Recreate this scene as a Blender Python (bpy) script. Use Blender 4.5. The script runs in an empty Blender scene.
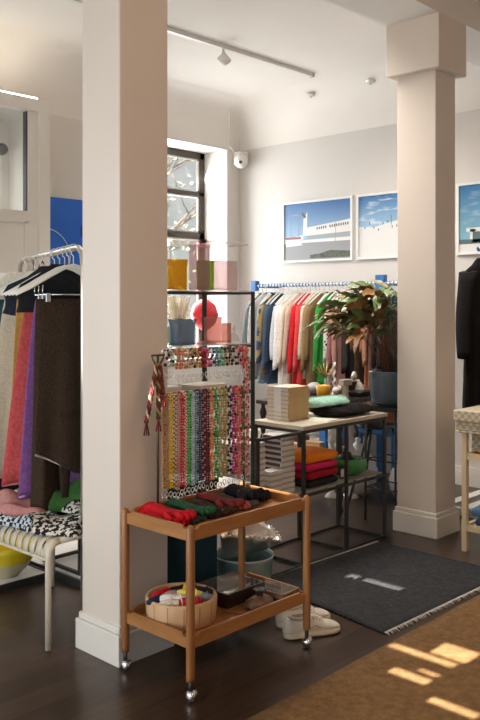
import bpy, bmesh, math, random
from mathutils import Vector, Matrix
random.seed(7)
C = bpy.context.scene.collection
PI = math.pi
S = bpy.context.scene

# ---------------------------------------------------------------- camera
cam_d = bpy.data.cameras.new('camera'); cam = bpy.data.objects.new('camera', cam_d); C.objects.link(cam)
cam.location = (0, 0, 1.55)
cam.rotation_euler = (PI/2, 0, -math.radians(46.34))
cam_d.sensor_fit = 'VERTICAL'; cam_d.sensor_height = 36; cam_d.lens = 830/720*36
cam_d.shift_y = -55/720
cam_d.clip_end = 200; cam_d.clip_start = 0.05
S.camera = cam
# ---------------------------------------------------------------- world, sun, daylight
w = bpy.data.worlds.new('sky'); S.world = w; w.use_nodes = True
bg = w.node_tree.nodes['Background']; bg.inputs[0].default_value = (0.80, 0.90, 1.0, 1); bg.inputs[1].default_value = 2.2
sun_d = bpy.data.lights.new('sun', 'SUN'); sun = bpy.data.objects.new('sun', sun_d); C.objects.link(sun)
sun_d.energy = 34; sun_d.angle = 0.006; sun_d.color = (1.0, 0.94, 0.86)
SUN = Vector((1, 0.0, -0.75))
sun.rotation_euler = SUN.to_track_quat('-Z', 'Y').to_euler()

def area(name, loc, direction, sx, sy, energy, color):
    d = bpy.data.lights.new(name, 'AREA'); o = bpy.data.objects.new(name, d); C.objects.link(o)
    d.shape = 'RECTANGLE'; d.size = sx; d.size_y = sy; d.energy = energy; d.color = color
    o.location = loc; o.rotation_euler = Vector(direction).to_track_quat('-Z', 'Z').to_euler()
    return o
area('daylight_shopfront', (-0.75, 2.9, 1.35), (1, 0.0, 0.05), 4.6, 1.8, 95, (1.0, 0.97, 0.93))
area('daylight_back_window', (5.6, 6.95, 2.0), (-0.2, -1, -0.28), 1.3, 2.3, 135, (0.96, 0.98, 1.0))
area('daylight_door', (2.6, 6.0, 1.9), (0.15, -1, -0.15), 1.1, 1.6, 36, (0.97, 0.98, 1.0))
area('warm_fill_front', (1.9, -0.7, 3.3), (0.12, 1.0, -0.6), 1.4, 0.6, 30, (1.0, 0.60, 0.33))  # unseen warm fill, added to tint the near column's front face
area('ceiling_lamps_track', (4.6, 4.0, 3.5), (0.10, -0.1, -1), 1.8, 1.0, 62, (1.0, 0.92, 0.84)).data.spread = math.radians(125)
S.view_settings.view_transform = 'Standard'; S.view_settings.look = 'None'
S.view_settings.gamma = 1; S.view_settings.use_curve_mapping = False
S.view_settings.exposure = 0.05

# ---------------------------------------------------------------- materials
_m = {}
def mat(name, col, rough=0.6, metal=0.0, col2=None, scale=20, bump=0.0, bscale=None, kind=None, trans=0.0, emit=0.0, sheen=0.0, spec=None, detail=4, ax=(1,1,1)):
    if name in _m: return _m[name]
    m = bpy.data.materials.new(name); m.use_nodes = True; nt = m.node_tree; N = nt.nodes; L = nt.links
    p = N['Principled BSDF']
    p.inputs['Base Color'].default_value = (*col, 1); p.inputs['Roughness'].default_value = rough; p.inputs['Metallic'].default_value = metal
    if spec is not None: p.inputs['Specular IOR Level'].default_value = spec
    if trans: p.inputs['Transmission Weight'].default_value = trans
    if emit: p.inputs['Emission Color'].default_value = (*col, 1); p.inputs['Emission Strength'].default_value = emit
    if sheen: p.inputs['Sheen Weight'].default_value = sheen
    tc = N.new('ShaderNodeTexCoord'); mp = N.new('ShaderNodeMapping'); mp.inputs['Scale'].default_value = ax
    L.new(tc.outputs['Object'], mp.inputs[0])
    src = None
    if kind == 'wave':
        t = N.new('ShaderNodeTexWave'); t.inputs['Scale'].default_value = scale; t.inputs['Distortion'].default_value = 4; t.inputs['Detail'].default_value = 3; src = 'Fac'
    elif kind == 'stripe':
        t = N.new('ShaderNodeTexWave'); t.inputs['Scale'].default_value = scale; t.inputs['Distortion'].default_value = 0; src = 'Fac'
    elif kind == 'check':
        t = N.new('ShaderNodeTexChecker'); t.inputs['Scale'].default_value = scale; src = 'Fac'
    elif kind == 'dots' or kind == 'cells':
        t = N.new('ShaderNodeTexVoronoi'); t.inputs['Scale'].default_value = scale; src = 'Distance'
    else:
        t = N.new('ShaderNodeTexNoise'); t.inputs['Scale'].default_value = scale; t.inputs['Detail'].default_value = detail; src = 'Fac'
    L.new(mp.outputs[0], t.inputs['Vector'])
    if col2 is not None:
        r = N.new('ShaderNodeValToRGB'); L.new(t.outputs[src], r.inputs[0]); L.new(r.outputs[0], p.inputs['Base Color'])
        a, b = (0.3, 0.7)
        if kind in ('stripe', 'check'): a, b = 0.45, 0.55
        if kind == 'dots': a, b = 0.30, 0.36
        if kind == 'pattern': a, b = 0.48, 0.52
        if kind == 'cells': a, b = 0.1, 0.7
        r.color_ramp.elements[0].position = a; r.color_ramp.elements[1].position = b
        r.color_ramp.elements[0].color = (*col, 1); r.color_ramp.elements[1].color = (*col2, 1)
    if bump:
        t2 = N.new('ShaderNodeTexNoise'); t2.inputs['Scale'].default_value = bscale or scale; t2.inputs['Detail'].default_value = 3
        L.new(mp.outputs[0], t2.inputs['Vector'])
        b = N.new('ShaderNodeBump'); b.inputs['Strength'].default_value = bump; b.inputs['Distance'].default_value = 0.01
        L.new(t2.outputs['Fac'], b.inputs['Height']); L.new(b.outputs[0], p.inputs['Normal'])
    _m[name] = m
    return m
def fab(name, c, c2=None, **k):
    if c2 is None: c2 = tuple(min(1, x*1.25+0.004) for x in c)
    k.setdefault('scale', 60); k.setdefault('bump', 0.25); k.setdefault('bscale', 90); k.setdefault('spec', 0.12)
    return mat('fabric_'+name, c, 0.9, col2=c2, sheen=0.03, **k)
WALL = mat('wall_paint', (0.66, 0.62, 0.575), 0.75, col2=(0.68, 0.64, 0.595), scale=2, bump=0.05, bscale=40)
CEIL = mat('ceiling_paint', (0.80, 0.75, 0.69), 0.85, col2=(0.82, 0.77, 0.71), scale=2)
COLM = mat('column_paint', (0.70, 0.62, 0.535), 0.6, col2=(0.72, 0.64, 0.555), scale=3, bump=0.04, bscale=30)
TRIM = mat('trim_white', (0.78, 0.745, 0.68), 0.45)
DOORW = mat('door_white', (0.68, 0.64, 0.57), 0.5)
BLACKM = mat('black_steel', (0.040, 0.040, 0.036), 0.4, metal=0.3)
DKMET = mat('dark_bronze_frame', (0.06, 0.045, 0.03), 0.5)
WHITEM = mat('white_metal', (0.75, 0.72, 0.65), 0.4)
BEIGEM = mat('beige_powder_coat', (0.62, 0.56, 0.44), 0.45)
CHROME = mat('chrome', (0.75, 0.75, 0.76), 0.18, metal=1)
SILVER = mat('hammered_silver', (0.84, 0.81, 0.76), 0.28, metal=1, bump=0.15, bscale=60)
WOOD = mat('teak_wood', (0.27, 0.110, 0.032), 0.42, col2=(0.39, 0.175, 0.055), kind='wave', scale=6, bump=0.05, bscale=60, ax=(1, 1, 0.15))
WOODH = mat('teak_wood_rail', (0.30, 0.125, 0.036), 0.42, col2=(0.42, 0.19, 0.06), scale=30, ax=(0.15, 0.15, 1))
WOODB = mat('light_beech', (0.62, 0.40, 0.20), 0.5, col2=(0.72, 0.50, 0.28), kind='wave', scale=5, ax=(1, 1, 0.2))
WOODL = mat('pale_pine', (0.70, 0.55, 0.33), 0.5, col2=(0.78, 0.63, 0.40), scale=12, ax=(1, 1, 0.15))
TUB = mat('tub_staves', (0.56, 0.33, 0.17), 0.55, col2=(0.66, 0.43, 0.24), scale=14, ax=(1, 1, 0.2))
WHITE = mat('gloss_white', (0.80, 0.79, 0.76), 0.3)
PAPER = mat('paper_white', (0.80, 0.77, 0.70), 0.7, col2=(0.70, 0.67, 0.60), kind='stripe', scale=60, ax=(0, 0, 1))
GLASSY = mat('glass_shelf', (0.80, 0.86, 0.86), 0.05, trans=0.0)

def glass(name, col, alpha, rough=0.05):
    """thin tinted acrylic: mix of transparent and glossy/diffuse"""
    if name in _m: return _m[name]
    m = bpy.data.materials.new(name); m.use_nodes = True; nt = m.node_tree; N = nt.nodes; L = nt.links
    p = N['Principled BSDF']; p.inputs['Base Color'].default_value = (*col, 1); p.inputs['Roughness'].default_value = rough
    tr = N.new('ShaderNodeBsdfTransparent'); tr.inputs[0].default_value = (*[min(1, c**.45) for c in col], 1)
    mx = N.new('ShaderNodeMixShader'); mx.inputs[0].default_value = alpha
    L.new(tr.outputs[0], mx.inputs[1]); L.new(p.outputs[0], mx.inputs[2]); L.new(mx.outputs[0], N['Material Output'].inputs[0])
    _m[name] = m; return m
PANE = glass('window_glass', (0.93, 0.96, 0.97), 0.06, 0.02)
SHELFG = glass('clear_shelf_glass', (0.85, 0.85, 0.84), 0.35, 0.05)

def floor_mat():
    m = bpy.data.materials.new('dark_plank_floor'); m.use_nodes = True; nt = m.node_tree; N = nt.nodes; L = nt.links
    p = N['Principled BSDF']; p.inputs['Roughness'].default_value = 0.30; p.inputs['Specular IOR Level'].default_value = 0.45
    tc = N.new('ShaderNodeTexCoord')
    b = N.new('ShaderNodeTexBrick'); b.inputs['Scale'].default_value = 1.0; b.offset = 0.37
    b.inputs['Brick Width'].default_value = 1.3; b.inputs['Row Height'].default_value = 0.145; b.inputs['Mortar Size'].default_value = 0.0018
    b.inputs['Color1'].default_value = (0.036, 0.020, 0.012, 1); b.inputs['Color2'].default_value = (0.065, 0.040, 0.026, 1); b.inputs['Mortar'].default_value = (0.006, 0.004, 0.003, 1)
    L.new(tc.outputs['Object'], b.inputs['Vector'])
    mp = N.new('ShaderNodeMapping'); mp.inputs['Scale'].default_value = (1.2, 18, 1); L.new(tc.outputs['Object'], mp.inputs[0])
    n = N.new('ShaderNodeTexNoise'); n.inputs['Scale'].default_value = 2.5; n.inputs['Detail'].default_value = 6; L.new(mp.outputs[0], n.inputs['Vector'])
    mx = N.new('ShaderNodeMixRGB'); mx.blend_type = 'MULTIPLY'; mx.inputs[0].default_value = 0.7
    r = N.new('ShaderNodeValToRGB'); r.color_ramp.elements[0].position = 0.3; r.color_ramp.elements[0].color = (0.5, 0.5, 0.5, 1); r.color_ramp.elements[1].position = 0.75; r.color_ramp.elements[1].color = (1.4, 1.35, 1.3, 1)
    L.new(n.outputs['Fac'], r.inputs[0]); L.new(b.outputs['Color'], mx.inputs[1]); L.new(r.outputs[0], mx.inputs[2]); L.new(mx.outputs[0], p.inputs['Base Color'])
    bp = N.new('ShaderNodeBump'); bp.inputs['Strength'].default_value = 0.15; bp.inputs['Distance'].default_value = 0.004; L.new(n.outputs['Fac'], bp.inputs['Height']); L.new(bp.outputs[0], p.inputs['Normal'])
    return m
def rug_mat(name, c1, c2, c3, sc, rot=0.0):
    m = bpy.data.materials.new(name); m.use_nodes = True; nt = m.node_tree; N = nt.nodes; L = nt.links
    p = N['Principled BSDF']; p.inputs['Roughness'].default_value = 0.95; p.inputs['Specular IOR Level'].default_value = 0.15
    tc = N.new('ShaderNodeTexCoord')
    b = N.new('ShaderNodeTexBrick'); b.inputs['Scale'].default_value = sc; b.inputs['Brick Width'].default_value = 0.5; b.inputs['Row Height'].default_value = 0.5; b.inputs['Mortar Size'].default_value = 0.09
    b.inputs['Color1'].default_value = (*c1, 1); b.inputs['Color2'].default_value = (*c2, 1); b.inputs['Mortar'].default_value = (*c3, 1)
    L.new(tc.outputs['Object'], b.inputs['Vector'])
    n = N.new('ShaderNodeTexNoise'); n.inputs['Scale'].default_value = 30; n.inputs['Detail'].default_value = 8; L.new(tc.outputs['Object'], n.inputs['Vector'])
    r = N.new('ShaderNodeValToRGB'); r.color_ramp.elements[0].position = 0.3; r.color_ramp.elements[0].color = (0.65, 0.65, 0.65, 1); r.color_ramp.elements[1].position = 0.7; r.color_ramp.elements[1].color = (1.15, 1.15, 1.15, 1)
    mx = N.new('ShaderNodeMixRGB'); mx.blend_type = 'MULTIPLY'; mx.inputs[0].default_value = 0.8
    L.new(n.outputs['Fac'], r.inputs[0]); L.new(b.outputs['Color'], mx.inputs[1]); L.new(r.outputs[0], mx.inputs[2]); L.new(mx.outputs[0], p.inputs['Base Color'])
    bp = N.new('ShaderNodeBump'); bp.inputs['Strength'].default_value = 0.6; bp.inputs['Distance'].default_value = 0.004; L.new(b.outputs['Fac'], bp.inputs['Height']); bp.invert = True; L.new(bp.outputs[0], p.inputs['Normal'])
    return m

# ---------------------------------------------------------------- mesh builder
class MB:
    def __init__(s): s.v = []; s.f = []; s.mi = []; s.k = 0; s.sm = []; s.smooth = False
    def add(s, vs, fs, smooth=None):
        o = len(s.v); s.v += [tuple(p) for p in vs]
        for f in fs: s.f.append([i+o for i in f]); s.mi.append(s.k); s.sm.append(s.smooth if smooth is None else smooth)
        return s
    def box(s, x0, x1, y0, y1, z0, z1):
        v = [(x0,y0,z0),(x1,y0,z0),(x1,y1,z0),(x0,y1,z0),(x0,y0,z1),(x1,y0,z1),(x1,y1,z1),(x0,y1,z1)]
        return s.add(v, [(0,3,2,1),(4,5,6,7),(0,1,5,4),(1,2,6,5),(2,3,7,6),(3,0,4,7)], False)
    def cbox(s, c, d, rz=0.0):
        b = MB().box(-d[0]/2, d[0]/2, -d[1]/2, d[1]/2, -d[2]/2, d[2]/2); ca, sa = math.cos(rz), math.sin(rz)
        return s.add([(c[0]+x*ca-y*sa, c[1]+x*sa+y*ca, c[2]+z) for x, y, z in b.v], b.f, False)
    def bbox(s, x0, x1, y0, y1, z0, z1, r=0.004, n=2):
        """box with rounded edges"""
        bm = bmesh.new(); bmesh.ops.create_cube(bm, size=1)
        for v in bm.verts: v.co = Vector((x0+(x1-x0)*(v.co.x+.5), y0+(y1-y0)*(v.co.y+.5), z0+(z1-z0)*(v.co.z+.5)))
        r = min(r, (x1-x0)*.45, (y1-y0)*.45, (z1-z0)*.45)
        bmesh.ops.bevel(bm, geom=bm.edges[:], offset=r, segments=n, profile=0.5, affect='EDGES')
        bm.verts.index_update(); s.add([v.co.copy() for v in bm.verts], [[v.index for v in f.verts] for f in bm.faces], False); bm.free(); return s
    def tube(s, pts, r, n=8, closed=False, flat=1.0, cap=True):
        """round tube along pts; r is a number or one per point"""
        P = [Vector(p) for p in pts]; m = len(P); R = r if isinstance(r, (list, tuple)) else [r]*m
        vs = []; up = None
        for i in range(m):
            a = P[(i-1) % m] if (closed or i > 0) else P[i]; b = P[(i+1) % m] if (closed or i < m-1) else P[i]
            t = (b-a).normalized()
            if up is None:
                up = Vector((0,0,1)) if abs(t.z) < 0.9 else Vector((1,0,0))
            n1 = t.cross(up).normalized(); n2 = n1.cross(t).normalized(); up = n2
            for j in range(n):
                an = 2*PI*j/n; vs.append(P[i] + n1*math.cos(an)*R[i]*flat + n2*math.sin(an)*R[i])
        fs = []
        for i in range(m if closed else m-1):
            i2 = (i+1) % m
            for j in range(n): j2 = (j+1) % n; fs.append((i*n+j, i*n+j2, i2*n+j2, i2*n+j))
        if cap and not closed: fs.append(tuple(range(n-1,-1,-1))); fs.append(tuple((m-1)*n+j for j in range(n)))
        return s.add(vs, fs, True)
    def lathe(s, prof, c=(0,0,0), n=24, sx=1, sy=1, wob=None):
        vs = []; fs = []
        for i, (r, z) in enumerate(prof):
            for j in range(n):
                a = 2*PI*j/n; k = r*(wob(a, i, z) if wob else 1)
                vs.append((c[0]+k*math.cos(a)*sx, c[1]+k*math.sin(a)*sy, c[2]+z))
        for i in range(len(prof)-1):
            for j in range(n): j2 = (j+1) % n; fs.append((i*n+j, i*n+j2, (i+1)*n+j2, (i+1)*n+j))
        return s.add(vs, fs, True)
    def ball(s, c, r, n=8, m=6, sc=(1,1,1)):
        prof = [(math.sin(PI*i/m)*r if 0 < i < m else r*0.02, -math.cos(PI*i/m)*r*sc[2]) for i in range(m+1)]
        return s.lathe(prof, c, n, sc[0], sc[1])
    def rings(s, R, cap=True, smooth=True):
        n = len(R[0]); vs = [p for r in R for p in r]; fs = []
        for i in range(len(R)-1):
            for j in range(n): j2 = (j+1) % n; fs.append((i*n+j, i*n+j2, (i+1)*n+j2, (i+1)*n+j))
        if cap: fs.append(tuple(range(n-1,-1,-1))); fs.append(tuple((len(R)-1)*n+j for j in range(n)))
        return s.add(vs, fs, smooth)
    def grid(s, fn, nu, nv, thick=None, smooth=True):
        vs = [fn(i/nu, j/nv) for i in range(nu+1) for j in range(nv+1)]
        fs = [(i*(nv+1)+j, (i+1)*(nv+1)+j, (i+1)*(nv+1)+j+1, i*(nv+1)+j+1) for i in range(nu) for j in range(nv)]
        return s.add(vs, fs, smooth)
    def xf(s, M):
        s.v = [tuple(M @ Vector(p)) for p in s.v]; return s
def build(name, mb, m, parent=None, loc=None, rz=0.0):
    me = bpy.data.meshes.new(name); me.from_pydata(mb.v, [], mb.f)
    for x in (m if isinstance(m, (list, tuple)) else [m]): me.materials.append(x)
    me.polygons.foreach_set('material_index', mb.mi); me.polygons.foreach_set('use_smooth', mb.sm)
    bm = bmesh.new(); bm.from_mesh(me); bmesh.ops.recalc_face_normals(bm, faces=bm.faces); bm.to_mesh(me); bm.free()
    me.update(); o = bpy.data.objects.new(name, me); C.objects.link(o)
    if parent: o.parent = parent
    if loc: o.location = loc
    if rz: o.rotation_euler.z = rz
    return o
def thing(name, label, cat, loc=(0,0,0), rz=0.0, group=None, rot=None):
    o = bpy.data.objects.new(name, None); C.objects.link(o); o.empty_display_size = 0.05
    o.location = loc; o.rotation_euler = rot if rot else (0,0,rz); o['label'] = label; o['category'] = cat
    if group: o['group'] = group
    return o
def tag(o, label, cat, group=None, kind=None):
    o['label'] = label; o['category'] = cat
    if group: o['group'] = group
    if kind: o['kind'] = kind
    return o
def struct(name, mb, m, parent=None, **k):
    o = build(name, mb, m, parent, **k)
    if not parent: o['kind'] = 'structure'
    return o
def dup(root, loc=None, rz=None, label=None):
    r = root.copy(); C.objects.link(r)
    if loc is not None: r.location = loc
    if rz is not None: r.rotation_euler.z = rz
    if label: r['label'] = label
    for ch in list(root.children):
        c = ch.copy(); C.objects.link(c); c.parent = r
        for g in list(ch.children):
            d = g.copy(); C.objects.link(d); d.parent = c
    return r
def solid(o, t, off=0):
    md = o.modifiers.new('solidify', 'SOLIDIFY'); md.thickness = t; md.offset = off; return o

# wall in a plane with rectangular openings: axis 'x' => plane x=c spanned by (y,z); 'y' => plane y=c spanned by (x,z)
def wall_holes(axis, c0, c1, u0, u1, z0, z1, holes):
    mb = MB(); us = sorted({u0, u1, *[h[0] for h in holes], *[h[1] for h in holes]}); zs = sorted({z0, z1, *[h[2] for h in holes], *[h[3] for h in holes]})
    for i in range(len(us)-1):
        run = None
        for j in range(len(zs)-1):
            um, zm = (us[i]+us[i+1])/2, (zs[j]+zs[j+1])/2
            if any(h[0] < um < h[1] and h[2] < zm < h[3] for h in holes): continue
            if axis == 'x': mb.box(c0, c1, us[i], us[i+1], zs[j], zs[j+1])
            else: mb.box(us[i], us[i+1], c0, c1, zs[j], zs[j+1])
    return mb

# ================================================================ SETTING
WX, WY, HC, HW = 6.51, 6.21, 3.66, 3.217     # picture wall x, window wall y, ceiling, top of wall below the cove
struct('floor', MB().box(-0.6, 7.2, -2.6, 7.0, -0.1, 0.0), floor_mat())
struct('ceiling', MB().box(-0.6, 7.2, -2.6, 7.0, HC, HC+0.1), CEIL)
struct('wall_right', MB().box(WX, WX+0.2, -2.6, 6.9, 0, HC), WALL)
# coves
cv = MB()
def covex(x, sgn):
    R = 0.42; n = 8; P = []
    for i in range(n+1):
        a = PI/2*i/n; P.append((x - sgn*(R - R*math.cos(a)), HW + (HC-HW)*math.sin(a)))
    return P
P = covex(WX-0.001, 1)
cv.add([(x, y, z) for x, z in P for y in (-2.6, WY)], [(2*i, 2*i+1, 2*i+3, 2*i+2) for i in range(len(P)-1)], True)
P2 = [(WY-0.001-(WX-0.001-x), z) for x, z in P]
cv.add([(x, y, z) for y, z in P2 for x in (-0.6, WX)], [(2*i, 2*i+1, 2*i+3, 2*i+2) for i in range(len(P2)-1)], True)
struct('trim_1', cv, CEIL)
# window wall with deep recess
WIN = (4.95, 6.307, 0.95, 3.205)
DOOR = (1.9, 3.15, 0.0, 3.0)
struct('wall_back', wall_holes('y', WY, WY+0.39, -0.6, WX, 0, HC, [WIN, (2.0, 3.62, 2.30, 2.78)]), WALL)  # second opening added so the sky brightens the door glass
struct('wall_front', MB().box(-0.6, 7.2, -2.7, -2.5, 0, HC), WALL)
# shopfront wall (left of the picture, behind the camera's shoulder): big window, plus added slots cut so sun patches land on the rugs
SX = -0.42
def slot(x0, x1, y0, y1):
    a, b = x0-SX, x1-SX
    return (y0, y1, 0.75*a, 0.75*b)
slots = [slot(3.185, 3.235, 1.78, 2.10), slot(3.26, 3.40, 1.76, 1.93), slot(2.965, 3.025, 1.78, 1.955), slot(2.85, 2.90, 1.50, 1.70),
         slot(3.83, 3.90, 2.47, 2.82), slot(3.06, 3.09, 1.78, 1.87)]
struct('wall_left', wall_holes('x', SX-0.006, SX, -2.6, 7.0, 0, HC, [(0.4, 5.4, 0.35, 2.05)] + slots), TRIM)
struct('added_sun_shield', MB().box(SX-2.4, SX-0.01, 0.2, 5.6, 2.10, 2.13), mat('sun_shield_grey', (0.5,0.5,0.48), 0.8))  # unseen sheet added outside to keep direct sun out of the big window
# baseboards
bb = MB().box(WX-0.02, WX, -2.5, WY, 0, 0.16); bb.box(WX-0.027, WX, -2.5, WY, 0.0, 0.12)
struct('baseboard_right', bb, TRIM)
bb = MB().box(-0.5, WX, WY-0.02, WY, 0, 0.16)
struct('baseboard_back', bb, TRIM)

# columns
def column(x0, x1, y0, y1, cap, label):
    t = thing('column', label, 'column', ((x0+x1)/2, (y0+y1)/2, 0)); t['kind'] = 'structure'
    a, b = (x1-x0)/2, (y1-y0)/2
    build('shaft', MB().bbox(-a, a, -b, b, 0, HC, 0.006), COLM, t)
    s = MB(); e = 0.022
    s.bbox(-a-e, a+e, -b-e, b+e, 0, 0.135, 0.004); s.bbox(-a-e*.55, a+e*.55, -b-e*.55, b+e*.55, 0.135, 0.165, 0.006)
    build('baseboard', s, TRIM, t)
    if cap: build('capital', MB().bbox(-a-0.055, a+0.055, -b-0.055, b+0.055, cap, HC-0.002, 0.006), COLM, t)
    return t
column(2.225, 2.502, 2.84, 3.112, None, 'white square column beside the wooden cart, nearest the viewer')
column(4.885, 5.145, 2.865, 3.165, 3.115, 'white square column with a block capital standing behind the grey rug')
struct('trim_3', MB().box(-0.42, WX, 2.81, 3.22, 3.47, HC), CEIL)

# back window
wf = thing('window_1', 'tall dark framed window in the deep white recess', 'window', (0,0,0)); wf['kind'] = 'structure'
fr = MB(); X0, X1, Z0, Z1 = WIN; yy0, yy1 = WY+0.345, WY+0.385
fw = 0.07
fr.box(X0, X0+fw, yy0, yy1, Z0, Z1); fr.box(X1-fw, X1, yy0, yy1, Z0, Z1); fr.box(X0, X1, yy0, yy1, 3.135, Z1); fr.box(X0, X1, yy0, yy1, Z0, Z0+fw)
fr.box(X0, X1, yy0, yy1, 2.265, 2.335); fr.box(X0, X1, yy0, yy1, 2.73, 2.775); fr.box(5.60, 5.68, yy0, yy1, Z0, Z1)
build('window_frame', fr, DKMET, wf)
sash = MB()
for z0, z1 in ((2.335, 2.73), (2.775, 3.135), (Z0+fw, 2.265)):
    for x0, x1 in ((X0+fw, 5.60), (5.68, X1-fw)):
        sash.box(x0, x0+0.022, yy0+.01, yy1-.01, z0, z1); sash.box(x1-0.022, x1, yy0+.01, yy1-.01, z0, z1); sash.box(x0, x1, yy0+.01, yy1-.01, z0, z0+0.018); sash.box(x0, x1, yy0+.01, yy1-.01, z1-0.018, z1)
build('sash', sash, mat('sash_paint', (0.5,0.49,0.46), 0.5), wf)
build('pane', MB().box(X0+.05, X1-.05, yy0+0.018, yy0+0.024, Z0+.05, Z1-.05), PANE, wf)
build('window_sill', MB().bbox(X0-0.0, X1, WY-0.03, WY+0.33, Z0-0.001, Z0+0.035), WHITE, wf)

# exterior seen through the window
struct('street', MB().box(-3, 22, 7.2, 24, -0.35, -0.3), mat('pavement', (0.35,0.34,0.32), 0.9, col2=(0.42,0.41,0.38), scale=3))
bld = thing('building', 'pale plaster building across the street outside the window', 'building', (10.5, 17, -0.3))
bw = MB().box(-8, 8, 0, 3, 0, 9); build('wall', bw, mat('pale_plaster', (0.20,0.195,0.18), 0.9, col2=(0.27,0.26,0.24), scale=2), bld)
for i in range(5):
    for k in range(2):
        x = -6.4+i*3.0; z = 1.2+k*3.4
        q = build('window', MB().box(x, x+1.3, -0.05, 0.02, z, z+2.0), TRIM, bld); build('pane', MB().box(x+.1, x+1.2, -0.06, -0.04, z+.1, z+1.9), mat('dark_glass', (0.08,0.1,0.12), 0.1), q)
tr = thing('tree', 'bare branched tree outside the back window', 'tree', (8.1, 10.2, -0.3))
tb = MB(); tb.tube([(0,0,0),(0.05,0,1.5),(0,0.1,3)], [0.14,0.11,0.07], 8)
def branch(mb, p, d, L, r, lev):
    q = p + d*L; mb.tube([p, (p+q)/2+Vector((random.uniform(-.05,.05),)*3), q], [r, r*.8, r*.55], 5)
    if lev:
        for _ in range(3):
            nd = (d + Vector((random.uniform(-.8,.8), random.uniform(-.8,.8), random.uniform(-.2,.6)))).normalized()
            branch(mb, q, nd, L*.72, r*.55, lev-1)
for k in range(5): branch(tb, Vector((0,0,1.6+k*.4)), Vector((random.uniform(-1,1), random.uniform(-1,1), .8)).normalized(), 0.9, 0.05, 3)
build('trunk', tb, mat('bark', (0.10,0.07,0.05), 0.9), tr)
lf = MB()
for _ in range(900):
    a = random.uniform(0, 2*PI); rr = random.uniform(0, 1.7); c = Vector((math.cos(a)*rr, math.sin(a)*rr, random.uniform(1.5, 4.4)))
    d1 = Vector((random.uniform(-1,1),random.uniform(-1,1),random.uniform(-1,1))).normalized()*0.05; d2 = d1.orthogonal().normalized()*0.035
    lf.add([c-d1, c-d2, c+d1, c+d2], [(0,1,2,3)], False)
lo = build('foliage', lf, mat('pale_leaf', (0.30,0.34,0.18), 0.7), tr); lo['kind'] = 'stuff'

# left: white built-in door with glazed upper panel (in front of the window wall)
DY = 5.75
dt = thing('door_1', 'white panelled door with a glazed upper panel at far left', 'door', (0,0,0)); dt['kind'] = 'structure'
fz = 3.195
fm = MB(); fm.box(1.7, 3.80, DY, WY-.001, fz-0.10, fz)
fm.box(3.70, 3.80, DY, WY-.001, 0, fz-.10)
build('door_case', fm, DOORW, dt)
dl = MB(); dl.box(1.7, 3.70, DY+0.02, DY+0.09, 0, 2.295); dl.box(3.61, 3.70, DY+0.02, DY+0.09, 2.295, fz-.10)
dl.box(3.57, 3.60, DY+0.008, DY+0.02, 0.5, 2.21); dl.box(2.0, 3.60, DY+0.008, DY+0.02, 2.20, 2.225)
build('door_leaf', dl, DOORW, dt)
build('sash', MB().box(3.598, 3.609, DY+0.03, DY+0.08, 2.30, fz-.105), mat('black_seal', (0.05,0.05,0.05), 0.5), dt)
build('pane', MB().box(1.7, 3.598, DY+0.055, DY+0.062, 2.30, fz-.105), PANE, dt)
build('door_handle', MB().tube([(3.63,DY-0.03,1.60),(3.63,DY-0.03,1.93)], 0.012), mat('handle_steel', (0.25,0.24,0.23), 0.3, metal=1), dt)
build('notice', MB().box(3.02, 3.42, DY+0.01, DY+0.019, 1.60, 1.80), mat('white_notice', (0.85,0.85,0.85), 0.6), dt)
# duct unit behind glass
dk = thing('exhaust_duct', 'grey metal duct with dangling bulb seen through the door glass', 'duct', (3.2, 6.0, 0))
build('duct', MB().tube([(-0.6,0,3.0),(0,0,2.92),(0.12,0,2.80)], 0.055, 12), mat('grey_metal', (0.35,0.34,0.33), 0.35, metal=0.8), dk)
build('bulb', MB().lathe([(0.03,0.0),(0.07,-.06),(0.10,-.2),(0.09,-.32),(0.05,-.42),(0.005,-.44)], (0.03,0,2.80), 16), glass('smoke_glass', (0.55,0.55,0.53), 0.6), dk)
for q in ((0.30,-0.02,2.80),(0.10,-0.02,2.60)): build('bracket', MB().ball(q, 0.05), mat('dark_knob', (0.04,0.04,0.04), 0.4), dk)
# tube lamp above the door
lp = thing('tube_lamp', 'lit white tube lamp above the glazed door', 'lamp', (3.3, 5.95, 3.24))
build('lamp_tube', MB().tube([(-1.2,0,0),(0.50,0,0)], 0.022, 10), mat('lit_tube', (1.0,0.93,0.80), 0.4, emit=9.0), lp)
build('lamp_bracket', MB().box(-1.2, 0.50, 0.02, 0.10, -0.02, 0.02), TRIM, lp)
# blue poster
pt = thing('poster', 'bright blue poster with a thin white arc left of the near column', 'poster', (4.24, WY-0.012, 2.215))
build('sheet', MB().box(-0.19, 0.28, -0.004, 0.006, -0.33, 0.28), mat('cobalt_print', (0.006,0.125,0.60), 0.5, col2=(0.008,0.14,0.64), scale=3), pt)
build('printed_arc', MB().tube([(-0.19+0.25*math.sin(t*0.16), -0.006, 0.0-0.25+0.25*math.cos(t*0.16)) for t in range(0, 12)], 0.004, 5), mat('print_white', (0.7,0.75,0.8), 0.6), pt)
build('printed_mark', MB().cbox((0.19,-0.006,0.0),(0.03,0.004,0.10)).cbox((0.21,-0.006,-0.02),(0.03,0.004,0.06)), mat('print_navy', (0.01,0.03,0.25), 0.6), pt)

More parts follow.
